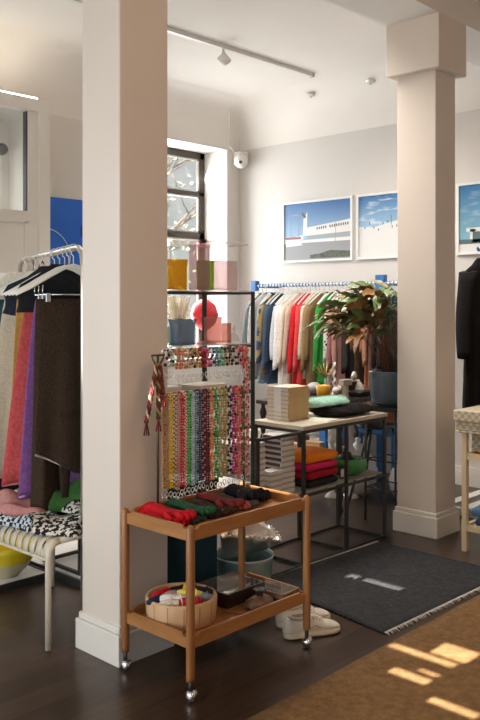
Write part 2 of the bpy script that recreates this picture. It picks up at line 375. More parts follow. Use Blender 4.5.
# ================================================================ rugs
def rug(name, quad, z, m, label, fringe=(), nn=24):
    t = thing(name, label, 'rug', (quad[0][0], quad[0][1], 0)); o = Vector((quad[0][0], quad[0][1], 0)); Q = [Vector((a,b,0))-o for a,b in quad]
    mb = MB()
    def fn(u, v, zz):
        p = Q[0].lerp(Q[1], u).lerp(Q[3].lerp(Q[2], u), v); p.z = zz + 0.0012*math.sin(u*23)*math.sin(v*17); return p
    mb.grid(lambda u, v: fn(u, v, z), nn, nn); k = len(mb.v)
    n = nn+1
    mb.add([(p[0],p[1],0.0005) for p in mb.v], [])
    edge = [i*n for i in range(nn+1)] + [nn*n+j for j in range(1, nn+1)] + [i*n+nn for i in range(nn-1,-1,-1)] + [j for j in range(nn-1,0,-1)]
    for a in range(len(edge)):
        b = (a+1) % len(edge); mb.f.append([edge[a], edge[b], edge[b]+k, edge[a]+k]); mb.mi.append(0); mb.sm.append(False)
    build('woven_field', mb, m, t)
    for (a, b, out) in fringe:
        fb = MB(); A, B = Q[a], Q[b]; L = (B-A).length; cnt = int(L/0.011)
        for i in range(cnt):
            p = A.lerp(B, (i+.5)/cnt); d = Vector(out).normalized()*random.uniform(0.02, 0.035) + (B-A).normalized()*random.uniform(-.012,.012)
            fb.tube([p+Vector((0,0,z)), p+d*0.5+Vector((0,0,z+.001)), p+d+Vector((0,0,0.003))], [0.003,0.0028,0.0018], 4)
        fo = build('fringe', fb, mat('fringe_yarn', (0.55,0.53,0.48), 0.9), t); fo['kind'] = 'stuff'
    return t
rug('grey_rug', [(3.29,2.205),(4.52,2.175),(4.53,3.075),(3.43,3.115)], 0.010, rug_mat('charcoal_weave', (0.050,0.053,0.058), (0.085,0.088,0.093), (0.022,0.022,0.024), 45), 'charcoal woven rug with pale fringe beside the right column', [(0,1,(0,-1,0)),(3,2,(0,1,0))])
rug('jute_rug', [(1.0,0.2),(5.6,0.2),(5.6,2.135),(1.0,2.10)], 0.012, rug_mat('jute_weave', (0.33, 0.20, 0.09), (0.27, 0.155, 0.065), (0.15, 0.08, 0.032), 60), 'golden brown jute rug filling the bottom right corner')
# ================================================================ WOODEN CART
CX, CY = 2.565, 2.575
cart = thing('serving_cart', 'two tier teak cart on chrome casters in front of the near column', 'cart', (CX, CY, 0))
HX, HY = 0.352, 0.198
for sx in (-1, 1):
    for sy in (-1, 1):
        x, y = sx*(HX+0.006), sy*(HY+0.004)
        build('post', MB().lathe([(0.003,0.082),(0.0165,0.084),(0.0175,0.10),(0.0175,0.672),(0.014,0.684),(0.006,0.691),(0.001,0.692)], (x, y, 0), 16), WOOD, cart)
        c = build('caster', MB().ball((x, y, 0.0245), 0.024, 14, 10, (0.75, 1, 1)).ball((x+.012, y, 0.03), 0.02, 10, 8), CHROME, cart)
        build('caster_stem', MB().tube([(x, y, 0.04), (x, y, 0.088)], 0.009), BLACKM, c)
def rail_board(a, b, z0, z1, axis, c, th=0.012):
    """tray side with stepped ends"""
    e = 0.035; h = 0.012
    pr = [(a, z0), (b, z0), (b, z1-h), (b-e*.7, z1-h), (b-e, z1), (a+e, z1), (a+e*.7, z1-h), (a, z1-h)]
    n = len(pr); P = lambda u, z, d: (u, c+d, z) if axis == 'x' else (c+d, u, z)
    vs = [P(u, z, -th/2) for u, z in pr] + [P(u, z, th/2) for u, z in pr]
    return MB().add(vs, [tuple(range(n)), tuple(range(2*n-1, n-1, -1))] + [(i, (i+1) % n, (i+1) % n+n, i+n) for i in range(n)], False)
for nm, z0, z1 in (('upper_tray', 0.628, 0.684), ('lower_tray', 0.208, 0.262)):
    tray = build(nm, MB().box(-HX, HX, -HY, HY, z0+0.004, z0+0.012), WOODH, cart)
    for s_ in (-1, 1):
        build('side_board', rail_board(-HX+.008, HX-.008, z0, z1, 'x', s_*(HY+.002)), WOODH, tray)
        build('end_board', rail_board(-HY+.008, HY-.008, z0, z1, 'y', s_*(HX+.004)), WOODH, tray)
ZU, ZL = 0.641, 0.2215

# gloves lying across the upper tray
def glove_mb(L=0.34, w=0.092):
    mb = MB(); R = []
    for k in range(9):
        t = k/8; y = L*0.5 - t*L*0.62; hw = w*(0.40 - 0.06*math.sin(t*PI) + 0.10*max(0, t-.5)); hz = 0.011+0.003*math.sin(t*7)
        R.append([(hw*math.cos(a)+0.002*math.sin(t*9), y, 0.011+hz*math.sin(a)) for a in [2*PI*j/12 for j in range(12)]])
    mb.rings(R)
    y0 = L*0.5 - L*0.62
    for i, (fx, fl, sp) in enumerate(((-.33, .13, -.03), (-.115, .165, -.01), (.105, .16, .01), (.32, .125, .03))):
        p = Vector((fx*w, y0+0.012, 0.012)); d = Vector((sp, -1, 0)); l = fl*L
        mb.tube([p, p+d*l*.5+Vector((0,0,.003)), p+d*l*.95, p+d*l], [0.0115, 0.0115, 0.009, 0.002], 8)
    p = Vector((-w*.40, y0+0.055, 0.011)); mb.tube([p, p+Vector((-0.018,-0.02,0.002)), p+Vector((-0.026,-0.05,0)), p+Vector((-0.026,-0.062,0))], [0.012, 0.011, 0.008, 0.002], 8)
    mb.tube([(w*.38*math.cos(2*PI*j/12), L*.5-.012, 0.011+0.0125*math.sin(2*PI*j/12)) for j in range(12)], 0.003, 5, closed=True)
    return mb
gcol = [('red', (0.50,0.008,0.018)), ('red', (0.50,0.008,0.018)), ('charcoal', (0.03,0.033,0.035)), ('dark green', (0.018,0.055,0.035)), ('forest green', (0.02,0.10,0.045)), ('black brown', (0.022,0.015,0.012)),
        ('dark brown', (0.045,0.022,0.015)), ('dark olive', (0.04,0.035,0.018)), ('wine red', (0.16,0.02,0.02)), ('dusty red', (0.36,0.09,0.075)), ('grey', (0.07,0.065,0.06)), ('black', (0.012,0.011,0.011)), ('soft black', (0.016,0.014,0.014))]
gm = glove_mb()
gx = [-0.258, -0.240, -0.205, -0.158, -0.110, -0.065, -0.018, 0.030, 0.075, 0.120, 0.170, 0.222, 0.278]
glabels = ['red knitted glove lying at the left end of the upper cart tray, underneath its twin', 'red knitted glove on top of its twin on the upper cart tray',
 'charcoal leather glove next to the red gloves on the upper tray', 'dark green leather glove on the upper tray, left of the brighter green one', 'forest green glove on the upper tray, the brightest green one',
 'black brown glove just right of the forest green glove', 'dark brown glove in the middle of the row on the upper tray', 'dark olive glove left of the wine red glove',
 'wine red glove on the upper tray, left of the dusty red one', 'dusty red glove on the right half of the upper tray', 'grey glove between the dusty red glove and the black gloves',
 'black crumpled glove, second from the right end of the upper tray', 'black crumpled glove at the right end of the upper tray']
for i, (nm, c) in enumerate(gcol):
    o = build('glove', gm if i < 11 else glove_mb(0.24, 0.12), fab('glove_'+nm.replace(' ', '_'), c, bump=0.5), None)
    o.location = (CX+gx[i], CY+0.022+random.uniform(-.010,.010)-(0.008 if i < 2 else 0), ZU + (0.02 if i in (1,4,8,11) else 0.0)); o.rotation_euler = (0, 0, random.uniform(-.06,.06))
    o.scale = (0.95, 1.1, 2.0) if i >= 11 else ((1.15, 1.08, 1.5) if i < 2 else (1.12, 1.08, 1.15))
    tag(o, glabels[i], 'glove', 'gloves on the upper tray of the cart')

# tub with rolled socks
TX, TY = 2.370, 2.604
tub = thing('wooden_tub', 'round light wooden tub holding socks on the lower cart tray', 'tub', (TX, TY, ZL))
tb = MB(); tb.lathe([(0.001,0.0),(0.138,0.0),(0.146,0.01),(0.150,0.05),(0.152,0.098),(0.149,0.106),(0.139,0.106),(0.136,0.098),(0.132,0.03),(0.001,0.026)], n=40)
build('stave_wall', tb, TUB, tub)
for k in range(14):
    a = 2*PI*k/14; build('stave_joint', MB().tube([(0.147*math.cos(a),0.147*math.sin(a),0.012),(0.1507*math.cos(a),0.1507*math.sin(a),0.054),(0.1525*math.cos(a),0.1525*math.sin(a),0.097)], 0.0011, 4), mat('joint_brown', (0.22,0.12,0.06), 0.7), tub)
socks = [((0.50,0.01,0.02),'red',(-0.05,0.055,.118,0.2)), ((0.02,0.025,0.06),'navy',(-0.085,0.02,.112,-.2)), ((0.35,0.20,0.20),'dusty pink',(-0.02,0.0,.120,-.5)), ((0.70,0.66,0.58),'cream',(-0.075,-0.035,.108,-.4)),
 ((0.66,0.45,0.03),'mustard yellow',(0.075,0.04,.118,.6)), ((0.45,0.02,0.03),'crimson',(-0.02,-0.06,.105,-.35)), ((0.012,0.013,0.018),'black',(0.02,0.05,.112,-.1)), ((0.65,0.60,0.12),'lemon',(0.01,-0.025,.122,-.6)),
 ((0.20,0.22,0.25),'grey',(0.045,-0.05,.108,-.7)), ((0.02,0.02,0.03),'dark navy',(0.075,-0.015,.115,-.9)), ((0.75,0.73,0.70),'white',(-0.055,-0.01,.116,-.55))]
for c, nm, (x, y, z, r) in socks:
    sb = MB(); R = []
    for k in range(8):
        t = k/7; xx = (t-.5)*0.13; rr = 0.017*(1-0.55*(2*t-1)**4)
        R.append([(xx, rr*1.25*math.cos(q), rr*math.sin(q)+0.004*math.sin(t*5)) for q in [2*PI*j/10 for j in range(10)]])
    sb.rings(R); o = build('sock', sb, fab('sock_'+nm.replace(' ','_'), c, bump=0.6), None, (TX+x*1.12, TY+y*1.12, ZL+z-.012), r)
    tag(o, f'{nm} rolled sock on top of the wooden tub', 'sock', 'rolled socks in the wooden tub')
    cu = MB(); cu.tube([(0.034, 0.022*math.cos(2*PI*j/10), 0.018*math.sin(2*PI*j/10)) for j in range(10)], 0.003, 5, closed=True)
    build('ribbed_cuff', cu, fab('sock_'+nm.replace(' ','_'), c), o)

# display boxes, glasses case and bits on the lower tray
DARKW = mat('dark_lacquer', (0.03,0.018,0.012), 0.3); BRN = mat('brown_leather', (0.11,0.055,0.03), 0.45, col2=(0.20,0.12,0.07), scale=25, bump=0.3)
def display_box(x, y, sx, sy, h, rz, label, cells, cm):
    t = thing('display_box', label, 'display box', (x, y, ZL), rz)
    b = MB(); b.bbox(-sx/2, sx/2, -sy/2, sy/2, 0, h*.55, 0.003); build('base', b, DARKW, t)
    f = MB()
    for s in (-1, 1): f.box(-sx/2, sx/2, s*sy/2-.006, s*sy/2+.006, h*.55, h); f.box(s*sx/2-.006, s*sx/2+.006, -sy/2+.006, sy/2-.006, h*.55, h)
    for k in range(1, cells): f.box(-sx/2+sx*k/cells-.003, -sx/2+sx*k/cells+.003, -sy/2+.006, sy/2-.006, h*.55, h-.006)
    build('frame', f, cm, t); build('mirror_lid', MB().box(-sx/2+.004, sx/2-.004, -sy/2+.004, sy/2-.004, h-.003, h+.001), mat('mirror_glass', (0.55,0.50,0.46), 0.06, metal=0.9), t)
    return t
display_box(2.700, 2.640, 0.24, 0.20, 0.065, 0.0, 'flat dark box with a mirrored lid beside the sock tub', 3, DARKW)
display_box(2.830, 2.480, 0.11, 0.17, 0.050, 0.1, 'small brown box with a glass lid at the right end of the lower tray', 2, BRN)
t = thing('leather_pouch', 'shiny brown bundled leather pouch near the front of the lower tray', 'pouch', (2.705, 2.462, ZL))
pb = MB(); pb.lathe([(0.001,0),(0.05,0.0),(0.066,0.012),(0.062,0.03),(0.035,0.045),(0.02,0.05),(0.001,0.052)], n=24, sx=1.2, sy=0.8, wob=lambda a,i,z: 1+0.06*math.sin(7*a+i)); build('body', pb, BRN, t)
build('drawn_neck', MB().lathe([(0.018,0.045),(0.014,0.055),(0.026,0.072),(0.030,0.078),(0.01,0.066)], n=20, wob=lambda a,i,z: 1+0.12*math.sin(6*a)), DARKW, t)
for i, (dx, dy) in enumerate(((-.02,.055),(.03,.05))):
    pass
t = thing('hair_clip', 'white tortoise hair clip lying near the tub on the lower tray', 'hair clip', (2.500, 2.425, ZL))
build('clip_shell', MB().grid(lambda u, v: ((u-.5)*.07, (v-.5)*.03, 0.004+0.016*math.sin(u*PI)*math.sin(v*PI)**.5), 10, 6), mat('shell_white', (0.62,0.55,0.50), 0.3), t)
build('clip_teeth', MB().tube([(-.03,-.014,.003),(0,-.018,.004),(.03,-.014,.003)], 0.003, 5), BRN, t)
t = thing('cord_necklace', 'thin brown cord necklace coiled in the middle of the lower tray', 'necklace', (2.600, 2.50, ZL+0.003))
build('cord', MB().tube([(0.05*math.cos(a)*(1+.3*math.sin(3*a)), 0.05*math.sin(a), 0) for a in [2*PI*k/28 for k in range(28)]], 0.0022, 5, closed=True), BRN, t)
build('pendant', MB().ball((0.055,0,0.004), 0.008), SILVER, t)

# ================================================================ JEWELLERY STAND on the upper tray
JY = 2.735
IRON = mat('aged_brass_wire', (0.13,0.095,0.05), 0.4, metal=0.7)
js = thing('jewellery_stand', 'tall dark wire stand hung with beads on the upper cart tray', 'jewellery stand', (2.63, JY, ZU))
XA, XB = 2.362-2.63, 2.905-2.63
for x in (XA, XB): build('upright', MB().tube([(x,0.012,0.006),(x,0.012,1.335-ZU)], 0.0055, 8), IRON, js)
build('base_bar', MB().tube([(XA,0.012,0.006),(XB,0.012,0.006)], 0.006, 8), IRON, js)
build('top_bar', MB().tube([(XA-.035,0.0,1.333-ZU),(XB+.012,0.0,1.333-ZU)], 0.005, 8), IRON, js)
build('lower_bar', MB().tube([(XA,0.012,1.147-ZU),(XB,0.012,1.147-ZU)], 0.005, 8), IRON, js)
build('hook_loop', MB().tube([(XA-.045,0,1.333-ZU),(XA+.025,-.004,1.335-ZU),(XA+.012,-.004,1.312-ZU),(XA-.008,-.004,1.288-ZU),(XA-.022,-.004,1.288-ZU),(XA-.040,-.004,1.312-ZU)], 0.005, 6, closed=True), IRON, js)
def bead(mb, p, r, k):
    mb.k = k; mb.ball(p, r, 7, 5); mb.k = 0
def necklace(x, cols, L, r, label, name='bead_necklace', cat='necklace', z=1.147, tw=0.0, dy=0.0, every=2, clasp=True, grp='bead necklaces on the lower bar'):
    """two strands over the bar, front and slightly beside each other"""
    ms = [mat('bead_%02d%02d%02d' % tuple(int(q*99) for q in c), c, 0.28) for c in cols]
    t = thing(name, label, cat, (x, JY+0.012, z), 0, grp)
    mb = MB(); n = int(L/(2*r*.96))
    for s in (-1, 1):
        for i in range(n):
            zz = -i*2*r*.96; ph = i*tw
            k = 0 if (name == 'bead_necklace' and every > 1 and i % 4) else (i//every + (0 if s < 0 else 1)) % len(ms)
            bead(mb, (s*r*1.02*math.cos(ph)+0.0015*math.sin(i*.5+x*90), -0.012-r*.4+s*r*1.0*math.sin(ph)+dy, zz), r, k)
    for i in range(4):
        a = PI*i/3; bead(mb, (0, -0.0-math.cos(a)*0.011, 0.006+r*.5+math.sin(a)*0.006), r, i % len(ms))
    build('beads', mb, ms, t)
    if clasp:
        cb = MB(); zz = -L; cb.tube([(0.009*math.cos(2*PI*j/10), -0.012, zz-.012+.011*math.sin(2*PI*j/10)) for j in range(10)], 0.0022, 5, closed=True)
        cb.tube([(-.006,-.012,zz-.018),(.006+random.uniform(-.01,.01),-.016,zz-.030-random.uniform(0,.012))], 0.003, 5); build('clasp', cb, SILVER, t)
    return t
TAN=(0.46,0.27,0.12); BRO=(0.20,0.10,0.05); YEL=(0.75,0.50,0.02); CREAM=(0.70,0.58,0.38); RED=(0.60,0.02,0.035); PNK=(0.70,0.22,0.25); GRN=(0.05,0.42,0.07); DGR=(0.04,0.16,0.06)
BLU=(0.12,0.25,0.36); LBL=(0.40,0.52,0.60); NAV=(0.015,0.03,0.08); BLK=(0.012,0.012,0.014); WIN_=(0.13,0.02,0.03); ORA=(0.72,0.20,0.07); OLI=(0.42,0.36,0.12); WHT=(0.72,0.68,0.60); MAG=(0.55,0.03,0.20); COR=(0.75,0.15,0.10); GOL=(0.45,0.30,0.08)
neck = [([TAN,BRO],.0052,'tan and brown bead necklace, first at the left end of the lower bar',2,.0),
 ([TAN,GOL],.0052,'tan and gold bead necklace left of the yellow one',2,0),
 ([YEL,(0.62,0.40,0.02)],.0060,'plain yellow bead necklace on the lower bar',2,0),
 ([CREAM,BRO],.0050,'cream and brown bead necklace right of the yellow one',1,0),
 ([TAN,PNK],.0052,'tan and pink bead necklace left of the red one',1,0),
 ([RED,PNK],.0062,'red bead necklace with pink beads on the lower bar',2,0),
 ([WHT,RED],.0042,'thin white and red bead necklace left of the green one',1,0),
 ([GRN,DGR],.0064,'bright green bead necklace on the lower bar',2,0),
 ([LBL,WHT],.0050,'pale blue and white bead necklace right of the green one',2,0),
 ([BLU,NAV],.0058,'steel blue bead necklace on the lower bar',2,0),
 ([NAV,BLK],.0056,'dark navy bead necklace left of the wine coloured ones',2,0),
 ([BLK,WIN_,PNK],.0056,'black and wine bead necklace with single pink beads',1,0),
 ([WIN_,BLK],.0064,'dark wine red bead necklace left of the orange one',2,0),
 ([ORA,CREAM],.0070,'chunky orange and cream bead necklace on the lower bar',2,.5),
 ([GRN,CREAM,DGR],.0068,'green and cream twisted bead necklace right of the orange one',2,.5),
 ([OLI,CREAM],.0072,'olive and cream twisted bead necklace on the lower bar',2,.6),
 ([GOL,OLI],.0074,'gold olive twisted bead necklace left of the navy and white one',2,.6),
 ([NAV,WHT,BLK],.0076,'chunky navy and white twisted necklace on the lower bar',1,.6),
 ([MAG,PNK,BLK],.0074,'magenta and pink twisted necklace left of the coral one',2,.6),
 ([COR,RED,PNK],.0080,'coral red twisted necklace, brightest at the right of the lower bar',2,.6),
 ([BRO,COR,CREAM],.0066,'brown and coral necklace, last at the right end of the lower bar',2,.5)]
xx = 2.372; 
tot = sum(2.3*n[1] for n in neck); scl = (2.895-2.372)/tot
for cols, r, lab, ev, tw in neck:
    wd = 2.3*r*scl; necklace(xx+wd/2, cols, 0.415+random.uniform(-.008,.012), min(r, wd/4.1), lab, tw=tw, every=ev); xx += wd
# long strand at the right upright and bracelets on the top bar
necklace(2.915, [PNK,COR,CREAM,BRO], 0.62, 0.0062, 'long pink and brown necklace hanging from the right end of the top bar', z=1.333, tw=.4, every=1, grp='long necklaces at the right of the stand')
necklace(2.893, [CREAM,RED,WHT], 0.16, 0.006, 'short cream and red bead loop beside the long pink strand', z=1.333, tw=.5, name='bead_bracelet', cat='bracelet', grp='bead bracelets on the top bar')
brc = [([WHT,BLK,WHT],'white bracelet with black beads, first at the left of the top bar'), ([OLI,WHT,BLK],'olive white and black bracelet, second on the top bar'), ([ORA,(0.62,0.22,0.10)],'orange bracelet, leftmost of the orange ones on the top bar'), ([ORA,CREAM],'orange and cream bracelet on the top bar'),
 ([CREAM,TAN],'cream and tan bracelet on the top bar'), ([GOL,BLK,CREAM],'gold bracelet with black beads on the top bar'), ([TAN,ORA,YEL],'tan orange and yellow bracelet on the top bar'), ([RED,WIN_],'red and wine bracelet on the top bar'), ([MAG,PNK],'magenta and pink bracelet on the top bar'),
 ([WHT,NAV],'white and navy bracelet on the top bar'), ([BLU,(0.03,0.25,0.35)],'teal blue bracelet on the top bar'), ([GRN,LBL],'green and pale blue bracelet on the top bar'), ([BLK,GOL],'black bracelet with gold beads on the top bar'), ([BLK,WIN_,OLI],'black wine and olive bracelet on the top bar'),
 ([BLK,WHT],'black and white bracelet on the top bar'), ([PNK,WIN_],'pink and wine bracelet on the top bar'), ([RED,COR,PNK],'red and coral bracelet, last at the right of the top bar')]
for i, (cols, lab) in enumerate(brc):
    necklace(2.402 + i*(2.878-2.402)/16 + (0.004 if i>1 else -0.004), cols, 0.088 if i > 1 else 0.07, 0.0078, lab, 'bead_bracelet', 'bracelet', z=1.333, tw=0.7, every=1, dy=-0.004, grp='bead bracelets on the top bar')
GOLDM = mat('brass_ring', (0.55,0.38,0.15), 0.3, metal=1)
# braided charms under the hook loop
def charm(x, cols, L, label, lean):
    t = thing('braided_charm', label, 'charm', (x, JY-0.012, 1.285), 0, 'braided charms on the hook')
    ms = [fab('braid_%d%d%d' % tuple(int(q*99) for q in c), c) for c in cols]; mb = MB()
    for s in (0, 1, 2):
        mb.k = s % len(ms); ph = s*2*PI/3
        mb.tube([(lean*k/30 + 0.007*math.cos(k*.8+ph), 0.006*math.sin(k*.8+ph), -L*k/30) for k in range(31)], 0.0052, 6)
    mb.k = 0; build('braid', mb, ms, t)
    tm = MB()
    for q in range(8):
        a = 2*PI*q/8; tm.tube([(lean, 0, -L+.005), (lean+0.008*math.cos(a), 0.008*math.sin(a), -L-.03), (lean+0.012*math.cos(a), 0.012*math.sin(a), -L-.055)], 0.0025, 4)
    build('tassel', tm, ms[-1], t)
    build('ring', MB().tube([(0.010*math.cos(2*PI*j/12), 0, 0.0+0.012*math.sin(2*PI*j/12)) for j in range(12)], 0.0025, 5, closed=True), GOLDM, t)
charm(2.333, [(0.20,0.03,0.04),(0.45,0.35,0.22),(0.10,0.03,0.03)], 0.235, 'wine and beige braided charm leaning left from the hook loop', -0.055)
charm(2.345, [(0.10,0.07,0.04),(0.35,0.28,0.12),(0.16,0.03,0.03)], 0.225, 'dark olive braided charm hanging straight from the hook loop', 0.000)
charm(2.352, [(0.14,0.04,0.03),(0.30,0.05,0.06)], 0.12, 'short dark red braided charm at the right of the hook loop', 0.018)
# ================================================================ BEHIND THE CART
# teal pedestal
pd_ = thing('pedestal', 'tall dark teal corduroy covered pedestal behind the wooden cart', 'pedestal', (2.77, 3.005, 0))
TEAL = fab('teal_corduroy', (0.012,0.040,0.058), (0.028,0.075,0.098), kind='stripe', scale=70, ax=(1,1,0))
build('body', MB().bbox(-0.10, 0.10, -0.115, 0.115, 0.01, 0.68, 0.008), TEAL, pd_)
build('top_board', MB().bbox(-0.105, 0.105, -0.12, 0.12, 0.68, 0.70, 0.004), BLACKM, pd_)
# glass bucket and silver shell bowl
BK = (3.115, 2.945)
bk = thing('glass_bucket', 'pale blue green glass bucket standing on the floor behind the cart', 'bucket', (*BK, 0))
build('body', MB().lathe([(0.001,0.004),(0.118,0.004),(0.130,0.012),(0.140,0.12),(0.150,0.25),(0.157,0.262),(0.151,0.266),(0.144,0.25),(0.132,0.12),(0.122,0.02),(0.001,0.016)], n=36), mat('sea_glass', (0.11,0.20,0.21), 0.08, col2=(0.24,0.34,0.33), scale=8, spec=0.8), bk)
build('rim', MB().tube([(0.154*math.cos(2*PI*j/28), 0.154*math.sin(2*PI*j/28), 0.265) for j in range(28)], 0.004, 6, closed=True), mat('rim_glass', (0.5,0.58,0.56), 0.1), bk)
sh = thing('shell_bowl', 'large silver scalloped shell bowl resting in the glass bucket', 'bowl', (BK[0]+.03, BK[1]-.02, 0.235), -0.72)
def shell(u, v):
    a = (u-.5)*PI*1.05; r = v
    x = r*0.30*math.cos(a)-.14; y = r*0.175*math.sin(a)*(1-.25*r); rip = 0.0035*math.sin(a*16)*v
    return (x, y, 0.01 + 0.15*(r**1.6)*(0.50+0.50*abs(math.sin(a))**1.3) + rip + .05*max(0, math.sin(a))*r)
so = build('shell', MB().grid(shell, 80, 16), SILVER, sh); solid(so, 0.004)
rb = MB()
for k in range(34):
    p = shell(k/33, 1.0); rb.ball((p[0], p[1], p[2]+.003), 0.006, 8, 6)
build('beaded_rim', rb, SILVER, sh)

# sneakers
def sneaker(loc, rz, label):
    t = thing('sneaker', label, 'shoe', loc, rz, 'white sneakers by the cart wheel')
    L = 0.285
    def half(s): return 0.036+0.013*math.sin(min(1,s*1.1)*PI*0.9)**1 if s < .85 else 0.044*math.sqrt(max(0.02,1-((s-.85)/.16)**2))
    st = [0, .015, .06, .14, .25, .38, .5, .62, .74, .84, .92, .97, 1.0]
    W = [0.012, .024, .033, .037, .037, .037, .040, .045, .0485, .047, .040, .029, .012]
    mb = MB(); R = []
    for s, w in zip(st, W):
        x = (s-.5)*L; tp = 0.024; R.append([(x, -w*1.06, 0.004), (x, -w*1.12, tp*.5), (x, -w*1.06, tp), (x, 0, tp+.001), (x, w*1.06, tp), (x, w*1.12, tp*.5), (x, w*1.06, 0.004), (x, 0, 0.001)])
    mb.rings(R); build('sole', mb, mat('sole_cream', (0.66,0.58,0.43), 0.6), t)
    H = [0.055, .082, .094, .088, .083, .086, .083, .070, .058, .051, .044, .036, .026]
    mb = MB(); R = []
    for s, w, h in zip(st, W, H):
        x = (s-.5)*L - (0.006 if s < .05 else 0); ring = []
        for j in range(16):
            a = 2*PI*j/16; sx = math.copysign(abs(math.cos(a))**.75, math.cos(a)); zz = 0.020 + (h-0.020)*(0.5+0.5*math.sin(a))
            nar = 1 - 0.42*max(0, (zz-.03)/.06)
            ring.append((x, w*sx*nar, zz))
        R.append(ring)
    mb.rings(R); build('upper', mb, mat('white_leather', (0.66,0.61,0.52), 0.5, col2=(0.72,0.67,0.58), scale=14, bump=.1), t)
    # collar opening, tongue, laces
    mb = MB(); pts = []
    for j in range(18):
        a = 2*PI*j/18; pts.append((-0.068+0.050*math.cos(a), 0.0225*math.sin(a), 0.094 - 0.008*math.cos(a)*0.2 - (0.006 if abs(math.sin(a)) > .7 else 0)))
    mb.tube(pts, 0.006, 6, closed=True); build('collar', mb, mat('collar_pad', (0.50,0.43,0.35), 0.8), t)
    build('lining', MB().lathe([(0.001,0),(1,0)], (-0.068,0,0.0955), 18, 0.047, 0.020), mat('shoe_lining', (0.16,0.11,0.08), 0.9), t)
    build('tongue', MB().grid(lambda u, v: (-0.026+0.05*u, (v-.5)*.034, 0.108-0.030*u-0.010*(2*v-1)**2), 6, 6), mat('white_leather', (0,0,0)), t)
    lb = MB()
    for k in range(5):
        x = -0.016+0.015*k; z = 0.101-0.0065*k-.002
        lb.tube([(x, -0.026, z-.014), (x+.004, -0.012, z-.001), (x+.004, 0.012, z-.001), (x, 0.026, z-.014)], 0.0032, 5)
    lb.tube([(-.02,.004,.102),(-.03,.03,.105),(-.012,.045,.085),(-.004,.03,.09)], 0.0026, 5); lb.tube([(-.02,-.004,.102),(-.03,-.032,.100),(-.010,-.046,.07)], 0.0026, 5)
    build('laces', lb, mat('lace_white', (0.75,0.72,0.66), 0.8), t)
    for s_ in (-1, 1):
        build('side_stripe', MB().tube([(-0.03, s_*0.0385, 0.045), (0.0, s_*0.040, 0.055), (0.03, s_*0.0395, 0.040)], 0.003, 5), mat('pink_patch', (0.55,0.38,0.32), 0.7), t)
    return t
sneaker((3.064, 2.455, 0), -0.42, 'white sneaker nearest the right wheel of the cart')
sneaker((3.144, 2.572, 0), -0.36, 'white sneaker standing behind the other white sneaker')

# ================================================================ TALL SHELF UNIT (black steel) behind the stand
FZ = 0.822
YF, YB = 3.12, 3.505
us = thing('shelf_unit', 'tall black steel shelf unit holding tinted vases behind the bead stand', 'shelf unit', (3.0, 3.31, 0))
def post(parent, x, y, h, r=0.011, name='post'):
    return build(name, MB().box(x-r, x+r, y-r, y+r, 0, h), BLACKM, parent)
lx = lambda x: x-3.0
ly = lambda y: y-3.31
for x, y, r in ((2.60,YF,.008),(3.372,YF,.008),(2.60,YB,.008),(3.372,YB,.010)): post(us, lx(x), ly(y), 1.625, r)
for z in (1.615, 1.325, 1.07, 0.55, 0.012):
    b = MB()
    for y in (YF, YB): b.box(lx(2.611), lx(3.364), ly(y)-.005, ly(y)+.005, z-.005, z+.005)
    for x in (2.60, 3.372): b.box(lx(x)-.007, lx(x)+.007, ly(YF)+.008, ly(YB)-.010, z-.007, z+.007)
    build('shelf_frame', b, BLACKM, us)
    if z > 1: build('glass_shelf', MB().box(lx(2.61), lx(3.38), ly(YF)+.01, ly(YB)-.01, z+.009, z+.014), SHELFG, us)
    elif z > .3: build('shelf_board', MB().box(lx(2.61), lx(3.38), ly(YF)+.01, ly(YB)-.01, z+.009, z+.018), WHITE, us)
# upper clear shelf on acrylic rods
for x in (2.66, 3.05, 3.34): build('acrylic_rod', MB().tube([(lx(x), ly(3.44), 1.629), (lx(x), ly(3.44), 1.878)], 0.005, 8), SHELFG, us)
build('upper_glass_shelf', MB().bbox(lx(2.60), lx(3.36), ly(3.14), ly(3.47), 1.878, 1.890, 0.002), SHELFG, us)
for x in (3.0, 3.02): build('shelf_clip', MB().cbox((lx(x), ly(3.14), 1.884), (0.014, 0.02, 0.02)), BLACKM, us)
VZ = 1.6305
def vase(x, y, z, w, d, h, col, a, label, name='vase', fl=1.0, wav=0.0, rz=0.0):
    t = thing(name, label, 'vase', (x, y, z), rz, 'tinted acrylic vases')
    mb = MB(); R = []
    prof = [(0.96,0.0,0),(0.98,0.01,0),(1.0,0.3,0),(1.0,0.7,0),(fl,1.0,0),(fl-.06,1.0,1),(0.92,0.7,1),(0.90,0.05,1),(0.01,0.045,1)]
    n = 32
    for k, hh, inn in prof:
        ring = []
        for j in range(n):
            q = 2*PI*j/n; c, s_ = math.cos(q), math.sin(q); e = 0.35
            rr = (1+wav*math.sin(7*q+hh*6))
            ring.append((k*w/2*math.copysign(abs(c)**e, c)*rr, k*d/2*math.copysign(abs(s_)**e, s_)*rr, hh*h + (wav*.25*math.sin(5*q)*h if hh == 1 else 0)))
        R.append(ring)
    mb.rings(R, cap=True); build('vessel', mb, glass('acrylic_'+label.split()[0]+label.split()[1], col, a, 0.08), t)
    build('base_block', MB().bbox(-w*.44, w*.44, -d*.44, d*.44, 0.001, 0.014, 0.003), glass('acrylic_'+label.split()[0]+label.split()[1], col, a), t)
    return t
vase(3.09, 3.25, VZ, 0.115, 0.07, 0.245, (0.85,0.70,0.70), 0.16, 'pale pink tall rectangular vase on the upper shelf')
vase(3.00, 3.33, VZ, 0.10, 0.07, 0.165, (0.90,0.58,0.08), 0.28, 'amber yellow vase left of the pale pink one', fl=1.08)
vase(3.19, 3.31, VZ, 0.075, 0.08, 0.165, (0.40,0.58,0.04), 0.32, 'lime green vase between the two pale pink vases', fl=1.0, wav=.03)
